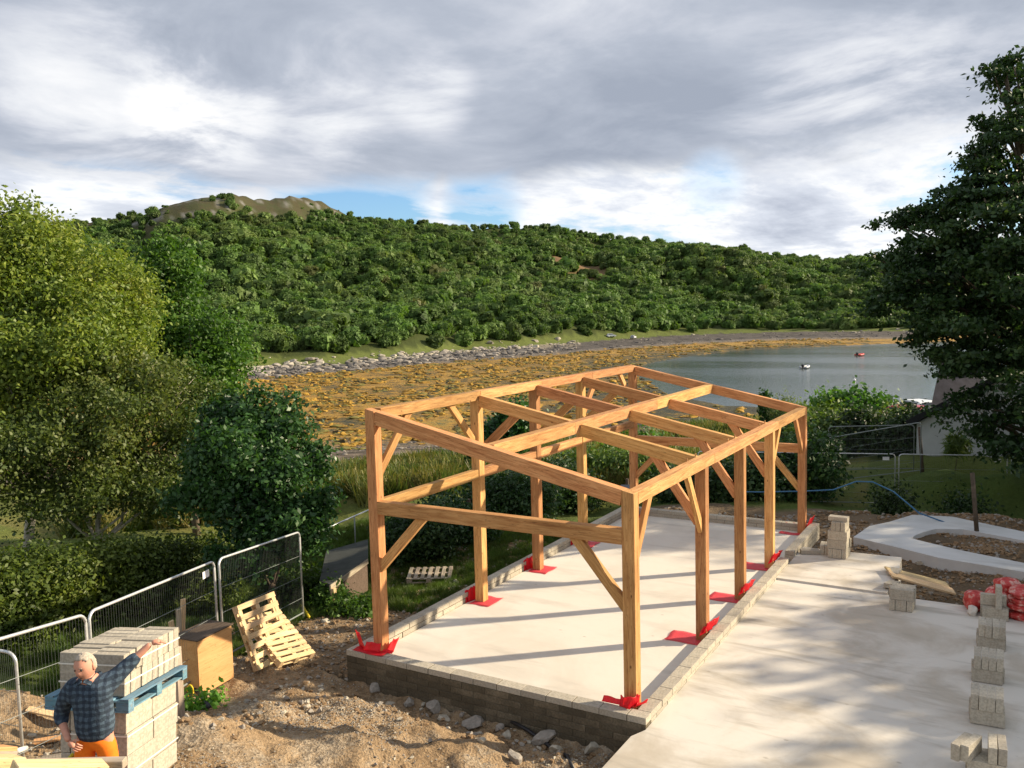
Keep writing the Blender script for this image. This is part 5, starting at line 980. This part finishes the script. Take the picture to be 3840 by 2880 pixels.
dl = [v for v in hm.verts if not (v.co.z > .50-.55*max(0, v.co.y+.15) or (v.co.y > .05 and v.co.z > -.35)) or (v.co.y < -.55 and v.co.z < .68)]
bmesh.ops.delete(hm, geom=dl, context='VERTS')
for v in hm.verts: q_ = 1+.05*mnoise.noise(v.co*9); v.co = Vector((v.co.x*.085*q_, v.co.y*.106*q_, v.co.z*.128*q_))
o = bm_obj('hair', hm, 'hair', hd_, smooth=True); md = o.modifiers.new('t', 'SOLIDIFY'); md.thickness = .008
for sx_ in (-1, 1):
    e_ = bmesh.new(); bmesh.ops.create_uvsphere(e_, u_segments=8, v_segments=6, radius=.009); o = bm_obj('eye', e_, 'black_plastic', hd_, smooth=True); o.location = (sx_*.030, -.084, .012); e_ = bmesh.new(); add_box(e_, (0, 0, 0), (.032, .008, .007), bev=.002); o = bm_obj('eyebrow', e_, 'hair', hd_); o.location = (sx_*.031, -.092, .034)
e_ = bmesh.new(); add_box(e_, (0, 0, 0), (.045, .006, .006), bev=.002); o = bm_obj('mouth', e_, 'boot', hd_); o.location = (0, -.083, -.062)
# shirt with rolled sleeves, shirt tail, trousers
def mid(a, b, q): return tuple(J_[a][i]+(J_[b][i]-J_[a][i])*q for i in range(3))
sp_ = [(.03, .02, .88, (.185, .15)), (*J_['wst'][:2], 1.14, (.20, .165)), v4('che', (.215, .155)), (0, .02, 1.47, (.15, .10)), (0, .0, 1.53, .085), (0, -.01, 1.575, .072), v4('sl', .098), (*mid('sl', 'el', .55), .082), v4('el', .074), (*mid('el', 'wl', .42), .062), v4('sr', .098), (*mid('sr', 'er', .55), .082), v4('er', .072), (*mid('er', 'wr', .45), .060)]
skin('shirt', sp_, [(0, 1), (1, 2), (2, 3), (3, 4), (4, 5), (3, 6), (6, 7), (7, 8), (8, 9), (3, 10), (10, 11), (11, 12), (12, 13)], 'plaid', mp)
for sx_ in (-1, 1): bm = bmesh.new(); add_box(bm, (0, 0, 0), (.075, .012, .04), bev=.004); o = bm_obj('collar', bm, 'plaid', mp); o.location = (sx_*.040, -.085, 1.535); o.rotation_euler = (-.5, sx_*.55, sx_*.35)
tp_ = [(.03, .02, 1.06, (.185, .15)), (.02, .02, .90, (.17, .135)), v4('hl', .105), (*mid('hl', 'kl', .5), .095), v4('kl', .080), (*mid('kl', 'al', .6), .076), (*J_['al'][:2], .13, .074), v4('hr', .105), (*mid('hr', 'kr', .5), .095), v4('kr', .080), (*mid('kr', 'ar', .6), .076), (*J_['ar'][:2], .13, .074)]
skin('trousers', tp_, [(0, 1), (1, 2), (2, 3), (3, 4), (4, 5), (5, 6), (1, 7), (7, 8), (8, 9), (9, 10), (10, 11)], 'orange_cloth', mp)
bm = bmesh.new(); add_box(bm, (-.205, -.03, .70), (.03, .12, .20), bev=.01); bm_obj('reflective_patch', bm, 'reflective', mp)
for k_ in ('al', 'ar'):
    skin('boot', [(*J_[k_][:2], .12, .055), (*J_[k_][:2], .05, .055), (J_[k_][0], J_[k_][1]-.10, .045, .048), (J_[k_][0], J_[k_][1]-.18, .04, .040)], [(0, 1), (1, 2), (2, 3)], 'boot', mp, 1)
def hand(w0, fdir, palm_n, thumb_side, curl):
    """palm and five bent fingers; fdir = finger direction, palm_n = out of the back of the hand"""
    f = Vector(fdir).normalized(); n_ = Vector(palm_n).normalized(); s_ = f.cross(n_).normalized()*thumb_side; w0 = Vector(w0)
    pts = [(*w0, .028), (*(w0+f*.045), .031), (*(w0+f*.085), (.036, .022))]; ed = [(0, 1), (1, 2)]; skin('hand', pts, ed, 'skin', mp)
    for k in range(4):
        L_ = [.070, .080, .075, .060][k]; b0_ = w0+f*.075+s_*(.030-.020*k); d_ = f; p_ = [(*b0_, .0095)]; q_ = b0_
        for j in range(3): d_ = (d_-n_*curl*(.35+.35*j)).normalized(); q_ = q_+d_*L_/3; p_.append((*q_, .009-.0012*j))
        skin('finger', p_, [(0, 1), (1, 2), (2, 3)], 'skin', mp, 1)
    b0_ = w0+f*.03+s_*.024; d_ = (f*.6+s_*.8).normalized(); p_ = [(*b0_, .012), (*(b0_+d_*.035), .011), (*(b0_+d_*.035+(f*.9+s_*.2-n_*.3).normalized()*.032), .009)]; skin('thumb', p_, [(0, 1), (1, 2)], 'skin', mp, 1)
hand(J_['wl'], (.75, -.25, -.45), (-.1, -.9, .35), -1, .9)
hand(J_['wr'], (.75, .55, .02), (0, -.1, 1), 1, .55)

# ------------------------------------------------------------------ stones, spoil, hose
def stone(label, u, v, size, k, mt='stone', grp='stones along the foot of the block wall', rz=None, dims=(1, 1, .7)):
    h_ = hit(u, v); bm = rock_bm(k+100, 2, 1.0, .16); o = bm_obj('stone', bm, mt); o.scale = (size*dims[0], size*dims[1], size*dims[2]); o.location = (h_.x, h_.y, gz(h_.x, h_.y)+size*dims[2]*.22); o.rotation_euler = (rnd.uniform(-.3, .3), rnd.uniform(-.3, .3), rz if rz is not None else rnd.uniform(0, 6)); return tag(o, label, 'stone', grp)
for k_, (lb_, u_, v_, s_) in enumerate([('grey angular stone nearest the wall\'s left end', 808, 1493, .26), ('upright pale stone second along the wall foot', 845, 1503, .24), ('flat grey stone third along the wall foot', 884, 1510, .26), ('large tilted pale slab stone below the wall middle', 936, 1528, .34), ('broad flat stone just right of the tilted slab', 958, 1545, .28), ('long flat pale stone lying in front of the wall', 1028, 1556, .34), ('small pale stone beside the long flat one', 986, 1556, .13), ('small round stone left of the wall foot stones', 745, 1520, .14), ('grey stone near the wall\'s left corner', 780, 1462, .22), ('squarish broken block leaning by the pad corner', 1288, 1590, .30), ('pale wedge stone below the broken block', 1275, 1618, .28), ('pale flat stone beside the wedge stone', 1308, 1612, .26), ('long brown stone above the black pipe', 1172, 1602, .38), ('pale stone at the heap edge', 1095, 1592, .22), ('rounded pale stone on the heap', 1080, 1575, .20), ('tilted dark slate stone at the bottom edge', 1112, 1645, .30), ('pale stone on the heap by the bottom edge', 1040, 1622, .18), ('small white stone in the gravel heap', 1128, 1618, .12), ('grey stone left at the heap by the bottom edge', 930, 1610, .12), ('brown stone beside the black pipe', 1200, 1625, .30)]):
    stone(lb_, u_, v_, s_, k_, ['stone', 'stone_pale', 'stone'][k_ % 3], dims=(1.25, .9, .62) if 'flat' in lb_ or 'long' in lb_ else (1, .9, .8))
for k_, (lb_, u_, v_, s_) in enumerate([('pale rock half buried beside the flat weathered pallet', 985, 1262, .24), ('long pale rock behind the front left post foot', 752, 1325, .30), ('pale rock among green weeds near the left post', 705, 1345, .26), ('white stone in the trench spoil by the red bags', 2002, 1183+100-70, .26), ('pale stone at the trench foot beyond the ramp', 1985, 1222, .22), ('grey stone lying near the second left post', 935, 1240, .22)]):
    stone(lb_, u_, v_, s_, k_+40, 'stone_pale', None)
# loose gravel, clods and chippings over the dug soil
chips = bpy.data.collections.new('chip_kinds')
for k in range(5):
    o = bm_obj('chip_kind', rock_bm(k+20, 1, .65, .3), ['stone', 'clod', 'stone_pale', 'clod', 'stone'][k]); COL.objects.unlink(o); chips.objects.link(o)
def scat(n, xr, yr, dens, smin, smax, name, label, kinds):
    x = rng.uniform(*xr, n); y = rng.uniform(*yr, n); k_ = rng.random(n) < dens(x, y); x, y = x[k_], y[k_]
    iny_ = (x > YB[0]+.2) & (x < YB[1]-.03) & (y > YB[2]+.2) & (y < YB[3]-.02); z = np.where(iny_, yard_h(x, y), H(x, y)+fbm(x*1.1, y*1.1, 4)*.10); s_ = np.exp(rng.uniform(np.log(smin), np.log(smax), len(x)))
    scatter_mesh(name, np.stack([x, y, z+s_*.12], 1), s_, rng.random(len(x))*6.28, rng.choice(kinds, len(x)), chips, label)
scat(60000, (-8.5, .1), (-9, -.4), lambda x, y: np.clip(-.02+fbm(x*.5+7, y*.5, 3)*2.0+np.exp(-((y+1.9)/.5)**2)*.3*(x > -2.5)+.35*(y < -4.5), 0.03, .85), .018, .055, 'gravel', 'gravel and small chippings strewn over the dug soil', [0, 2, 4, 1])
scat(4200, (-8, .1), (-8, -.4), lambda x, y: np.clip(.10+fbm(x*.6, y*.6, 3)*1.1+.5*np.exp(-((y+1.0)/.5)**2), 0, .7), .06, .16, 'rubble', 'broken clods and stones on the dug soil by the wall', [0, 1, 3, 1, 2])
scat(15000, (-9.6, -5.45), (-.3, 13), lambda x, y: .45+0*x, .03, .14, 'rubble', 'earth and stone spoil along the left side of the wall', [0, 1, 3, 3])
scat(26000, (.3, 9.5), (7.6, 18.4), lambda x, y: np.clip(.5+fbm(x*.7, y*.7, 3)*1.2, 0, 1)*((y > 10.4) | (x > 2.7)), .03, .19, 'rubble', 'dark earth clods and stones in the trench round the footing', [1, 3, 1, 3, 0])
scat(9000, (-6, 2), (12.4, 17.5), lambda x, y: np.clip(.5+fbm(x*.7, y*.7, 3)*1.2, 0, 1), .04, .22, 'rubble', 'rough stones and earth behind the rear wall', [0, 1, 3, 3])
# clods pressed through the footing pocket stay below it
def polyline_px(pts, dz): 
    o_ = []
    for (u_, v_) in pts: h_ = hit(u_, v_); o_.append((h_.x, h_.y, gz(h_.x, h_.y)+dz))
    return o_
tag(tube_obj('black_pipe', polyline_px([(1105, 1568), (1140, 1583), (1175, 1602), (1200, 1622), (1225, 1650), (1240, 1680)], .05), .03, 'black_plastic', None, 8), 'black plastic pipe snaking through rubble toward the pad corner', 'pipe')
tag(tube_obj('black_bar', polyline_px([(402, 1492), (430, 1510), (452, 1545)], .08), .035, 'black_plastic', None, 8), 'short black bar lying in front of the plywood crate', 'bar')
tag(tube_obj('yellow_hoop', [tuple(np.array(hit(412, 1512))+np.array([_r[0]*.05*math.cos(a), _r[1]*.05*math.cos(a), .13+.12*math.sin(a)])) for a in np.linspace(0, 6.28, 12)], .012, 'yellow_plastic', None, 6), 'yellow plastic hoop left of the plywood crate', 'hoop')
tag(tube_obj('yellow_hose', polyline_px([(1085*.0+640, 1312), (655, 1322), (668, 1345)], .12), .03, 'yellow_plastic', None, 6), 'piece of yellow hose behind the leaning pallets', 'hose')
tag(tube_obj('blue_hose', [tuple(at(u_, v_, 28.6)) for u_, v_ in [(1580, 1062), (1640, 1063), (1740, 1061), (1800, 1058), (1850, 1040), (1885, 1041), (1930, 1062), (1985, 1108), (2040, 1128)]], .022, 'blue_hose', None, 6), 'blue hose looped along the steel fence behind the trench', 'hose')
# red bags by the stacks
def bag(loc, size, rz, lab, mt='red_bag', grp='red bags at the right picture edge'):
    bm = bmesh.new(); bmesh.ops.create_icosphere(bm, subdivisions=4, radius=.5); o_ = Vector((rnd.uniform(0, 99), 0, 0))
    for v in bm.verts:
        c = v.co; e_ = 3.0; m_ = (abs(c.x*2)**e_+abs(c.y*2)**e_+abs(c.z*2)**e_)**(1/e_); c = c/m_; c = c*(1+.16*mnoise.noise(c*3.2+o_)+.07*mnoise.noise(c*9+o_)); v.co = Vector((c.x*size[0], c.y*size[1], c.z*size[2]))
    o = bm_obj('sand_bag', bm, mt, smooth=True); o.location = loc; o.rotation_euler = (rnd.uniform(-.1, .1), rnd.uniform(-.1, .1), rz); return tag(o, lab, 'bag', grp)
bag((4.22, 7.30, .22), (.42, .5, .36), .3, 'bulging red plastic bag left of the blocks'); bag((4.62, 7.45, .30), (.5, .45, .34), -.2, 'red plastic bag behind the blocks'); bag((4.75, 7.55, .52), (.45, .4, .3), .4, 'crumpled red bag lying on top of the other red bags')
for k_ in range(4): bag((5.15, 7.15+.02*k_, .12+.145*k_), (.72, .55, .17), .05*k_, ['bottom', 'second', 'third', 'top'][k_]+' flat red bag in the pile at the right edge')
bag((4.18, 6.93, .12), (.16, .2, .2), .2, 'small white bag leaning on the blocks beside the red bags', 'sand_bag', None)
# dark bin behind the frame and covered trailer
b_ = Vector(at(1360, 1085, 30)); zb = gz(b_.x, b_.y); bn = thing('wheelie_bin', 'dark wheelie bin standing behind the fourth left post', 'bin', (b_.x, b_.y, zb), .4)
bm = bmesh.new(); vs = add_box(bm, (0, 0, .5), (.55, .6, .95), bev=.02)
for v in vs: v.co.x *= .82+.18*v.co.z; v.co.y *= .82+.18*v.co.z
bm_obj('bin_body', bm, 'bin_dark', bn); bm = bmesh.new(); add_box(bm, (0, 0, 1.0), (.6, .66, .05), bev=.02); bm_obj('lid', bm, 'bin_dark', bn)
c0_ = Vector(at(1450, 985, 47)); zb = gz(c0_.x, c0_.y); tr = thing('covered_trailer', 'trailer with silver rounded cover and black open end beyond the garden', 'trailer', (c0_.x, c0_.y, zb), rzm-.3)
bm = bmesh.new(); ns = 10; rings = []
for i in range(13):
    x = -1.7+2.6*i/12; hgt_ = 1.05*(1-max(0, (-x-.3)/1.55)**2.2)+.05; ring_ = []
    for k in range(ns+1):
        a = math.pi*k/ns; ring_.append(bm.verts.new((x, -math.cos(a)*.85*(1-max(0, (-x-.9)/1.4)**2), .75+hgt_*abs(math.sin(a))**.6)))
    rings.append(ring_)
for i in range(12):
    for k in range(ns): bm.faces.new((rings[i][k], rings[i][k+1], rings[i+1][k+1], rings[i+1][k]))
bm_obj('cover', bm, 'tarp_silver', tr, smooth=True)
bm = bmesh.new(); rings = []
for x, sc_ in ((.9, 1.0), (1.25, 1.0), (1.45, .8)):
    rings.append([bm.verts.new((x, -math.cos(math.pi*k/ns)*.86*sc_, .75+1.09*sc_*abs(math.sin(math.pi*k/ns))**.6)) for k in range(ns+1)])
for i in range(2):
    for k in range(ns): bm.faces.new((rings[i][k], rings[i][k+1], rings[i+1][k+1], rings[i+1][k]))
bm.faces.new(rings[2]); bm_obj('hood', bm, 'motor_black', tr, smooth=True)
bm = bmesh.new(); add_box(bm, (-.2, 0, .62), (2.9, 1.6, .25), bev=.03); bm_obj('chassis', bm, 'motor_black', tr)
for sy_ in (-.85, .85): tube_obj('wheel', [(-.2, sy_-.08, .33), (-.2, sy_+.08, .33)], .33, 'tyre', tr, 16)

# ------------------------------------------------------------------ house, cars, boats
G0 = Vector(at(1962, 908, 42)); rx_ = Vector((_r[0], _r[1], 0)); ry_ = Vector((-_r[1], _r[0], 0)); zg = G0.z-3.3; hs = thing('white_house', 'white rendered house with black barge boards behind the fence', 'house', (G0.x, G0.y, zg)); hs.rotation_euler = (0, 0, rzm-.62)
hw_, rise, ev = 4.9, 2.9, 3.3
bm = bmesh.new(); pf = [(0.35, 0, -.5), (2*hw_-.35, 0, -.5), (2*hw_-.35, 0, ev-.1), (hw_, 0, ev+rise-.2), (.35, 0, ev-.1)]; vf = [bm.verts.new(p_) for p_ in pf]; vb_ = [bm.verts.new((p_[0], 9, p_[2])) for p_ in pf]; bm.faces.new(vf); bm.faces.new(vb_[::-1])
for i in range(5): bm.faces.new((vf[i], vb_[i], vb_[(i+1) % 5], vf[(i+1) % 5]))
bm_obj('wall', bm, 'render_white', hs)
for sg in (0, 1):
    a_ = (0 if sg == 0 else 2*hw_, 4.4, ev-.12); b2_ = (hw_, 4.4, ev+rise-.05); rf = beam('roof', a_, b2_, 9.3, .12, 'slate', hs, up=(0, 0, 1))
    beam('barge_board', (a_[0], -.28, a_[2]+.02), (b2_[0], -.28, b2_[2]+.02), .05, .26, 'black_fascia', hs)
bm = bmesh.new(); add_box(bm, (1.5, -.02, 1.35), (1.9, .10, .06)); bm_obj('sill', bm, 'render_white', hs)
h2 = Vector(at(2010, 882, 50)); hv_ = thing('slate_house', 'steep dark slate roof of the house wing beyond the white gable', 'house', (h2.x, h2.y, h2.z-2.8)); hv_.rotation_euler = (0, 0, rzm)
sc5 = 50/1859
bm = bmesh.new(); pf = [(0, 0, 2.8), (3.2, 0, 2.8), (3.1, 1.6, 2.8+88*sc5), (1.30, 1.6, 2.8+88*sc5)]; pb_ = [(1.75, 3.4, 2.8), (4.85, 3.4, 2.8)]; v_ = [bm.verts.new(p_) for p_ in pf+pb_]
for q_ in ((0, 1, 2, 3), (3, 2, 5, 4), (1, 5, 2), (0, 3, 4), (0, 4, 5, 1)): bm.faces.new([v_[i] for i in q_])
bm_obj('roof', bm, 'slate', hv_); bm = bmesh.new(); add_box(bm, (2.6, 1.5, 1.2), (1.6, 1.6, 3.0)); bm_obj('wall', bm, 'render_white', hv_)
bm = bmesh.new(); add_box(bm, (3.7, 1.6, 3.9), (.5, .6, 2.4), bev=.03); bm_obj('chimney', bm, 'render_white', hv_)
def car(loc, rz, mt, lab):
    t_ = thing('parked_car', lab, 'car', loc, rz)
    prof = [(-2.0, .35), (-2.05, .75), (-1.95, .98), (-1.55, 1.42), (-1.2, 1.5), (.25, 1.48), (.95, 1.0), (1.85, .85), (2.05, .6), (2.0, .35)]
    bm = bmesh.new(); L_ = [bm.verts.new((x, -.84 if z < 1.05 else -.66, z)) for x, z in prof]; R_ = [bm.verts.new((x, .84 if z < 1.05 else .66, z)) for x, z in prof]; bm.faces.new(L_); bm.faces.new(R_[::-1])
    for i in range(len(prof)): bm.faces.new((L_[i], L_[(i+1) % len(prof)], R_[(i+1) % len(prof)], R_[i]))
    bmesh.ops.bevel(bm, geom=list(bm.edges), offset=.05, segments=2, affect='EDGES'); bm_obj('body', bm, mt, t_, smooth=False)
    for nm, ps in (('rear_window', [(-1.935, -.55, 1.04), (-1.935, .55, 1.04), (-1.62, .52, 1.40), (-1.62, -.52, 1.40)]), ('windscreen', [(.40, .55, 1.42), (.40, -.55, 1.42), (.93, -.62, 1.06), (.93, .62, 1.06)]), ('side_window', [(-1.5, -.80, 1.08), (.7, -.80, 1.08), (.2, -.70, 1.40), (-1.3, -.70, 1.40)]), ('side_window', [(-1.5, .80, 1.08), (.7, .80, 1.08), (.2, .70, 1.40), (-1.3, .70, 1.40)])):
        bm = bmesh.new(); vv_ = [bm.verts.new(p_) for p_ in ps]; bm.faces.new(vv_); o = bm_obj(nm, bm, 'car_glass', t_); md = o.modifiers.new('t', 'SOLIDIFY'); md.thickness = .05; md.offset = 0
    for x in (-1.25, 1.3):
        for sy_ in (-.8, .8): w_ = tube_obj('wheel', [(x, sy_-.09, .31), (x, sy_+.09, .31)], .31, 'tyre', t_, 16); tube_obj('rim', [(x, sy_+math.copysign(.092, sy_), .31), (x, sy_+math.copysign(.10, sy_), .31)], .19, 'galv', w_, 12)
    for sy_ in (-.62, .62): bm = bmesh.new(); add_box(bm, (-2.0, sy_, .95), (.06, .2, .22), bev=.02); bm_obj('tail_light', bm, 'boat_red', t_)
    bm = bmesh.new(); add_box(bm, (-2.06, 0, .45), (.12, 1.6, .22), bev=.03); bm_obj('bumper', bm, 'motor_black', t_)
    return t_
cp = at(1940, 914, 60); car((cp[0], cp[1], gz(cp[0], cp[1])+.0), rzm+math.pi/2+.75, 'car_red', 'red hatchback parked beyond the yellow shrub'); cp = at(1972, 908, 68); car((cp[0], cp[1], gz(cp[0], cp[1])+.3), rzm+math.pi/2+.2, 'car_white', 'white car parked just behind the red hatchback')
def boat(u, v, L_, mt, lab, grp=None, tilt=0.0, motor=True, rz=0.3):
    p_ = atz(u, v, -8.0); t_ = thing('dinghy', lab, 'boat', (p_[0], p_[1], -7.95), rzm+rz, grp); bm = bmesh.new()
    n_ = 14; pts_ = []
    for i in range(n_+1):
        a = math.pi*i/n_; pts_.append((-L_*.5+L_*.98*math.sin(a)**.8, -.62*math.cos(a)*(1 if math.sin(a) < .5 else 1), .30+.18*math.sin(a)**3))
    add_tube(bm, pts_, .21, 10); bm_obj('tube', bm, mt, t_, smooth=True)
    bm = bmesh.new(); add_box(bm, (-.1, 0, .12), (L_*.8, 1.0, .12), bev=.03); bm_obj('floor', bm, 'motor_black', t_); bm = bmesh.new(); add_box(bm, (0, 0, .38), (.25, 1.0, .05), bev=.02); bm_obj('thwart', bm, 'grey_wood', t_)
    if motor: bm = bmesh.new(); add_box(bm, (-L_*.5+.15, 0, .65), (.55, .5, .7), bev=.1); add_box(bm, (-L_*.5-.12, 0, .1), (.12, .10, .7), bev=.02); bm_obj('outboard', bm, 'motor_black', t_)
    return t_
boat(1740, 796, 3.7, 'boat_grey', 'pale grey inflatable dinghy with black outboard moored in the loch', rz=.9); boat(1858, 769, 2.9, 'boat_red', 'small red dinghy moored farther out in the loch', rz=.6)
for lb_, (u_, v_, r_, mt) in {'small white mooring buoy on the water': (1846, 822, .16, 'white_plate'), 'dark mooring buoy nearer the shore': (1847, 843, .17, 'motor_black')}.items():
    p_ = atz(u_, v_, -8); bm = bmesh.new(); bmesh.ops.create_uvsphere(bm, u_segments=14, v_segments=10, radius=r_*1.5); add_box(bm, (0, 0, r_*1.7), (.06, .06, .3)); o = bm_obj('mooring_buoy', bm, mt, smooth=True); o.location = (p_[0], p_[1], -7.9); tag(o, lb_, 'buoy')
for i_, (u_, v_) in enumerate([(1320, 715), (1368, 715)]):
    p_ = at(u_, v_+3, 372); z_ = gz(p_[0], p_[1]); car((p_[0], p_[1], z_+.3), .7+i_, 'car_white' if i_ == 0 else 'boat_grey', ['white car among trees on the far shore', 'pale grey car at the far shore track'][i_])
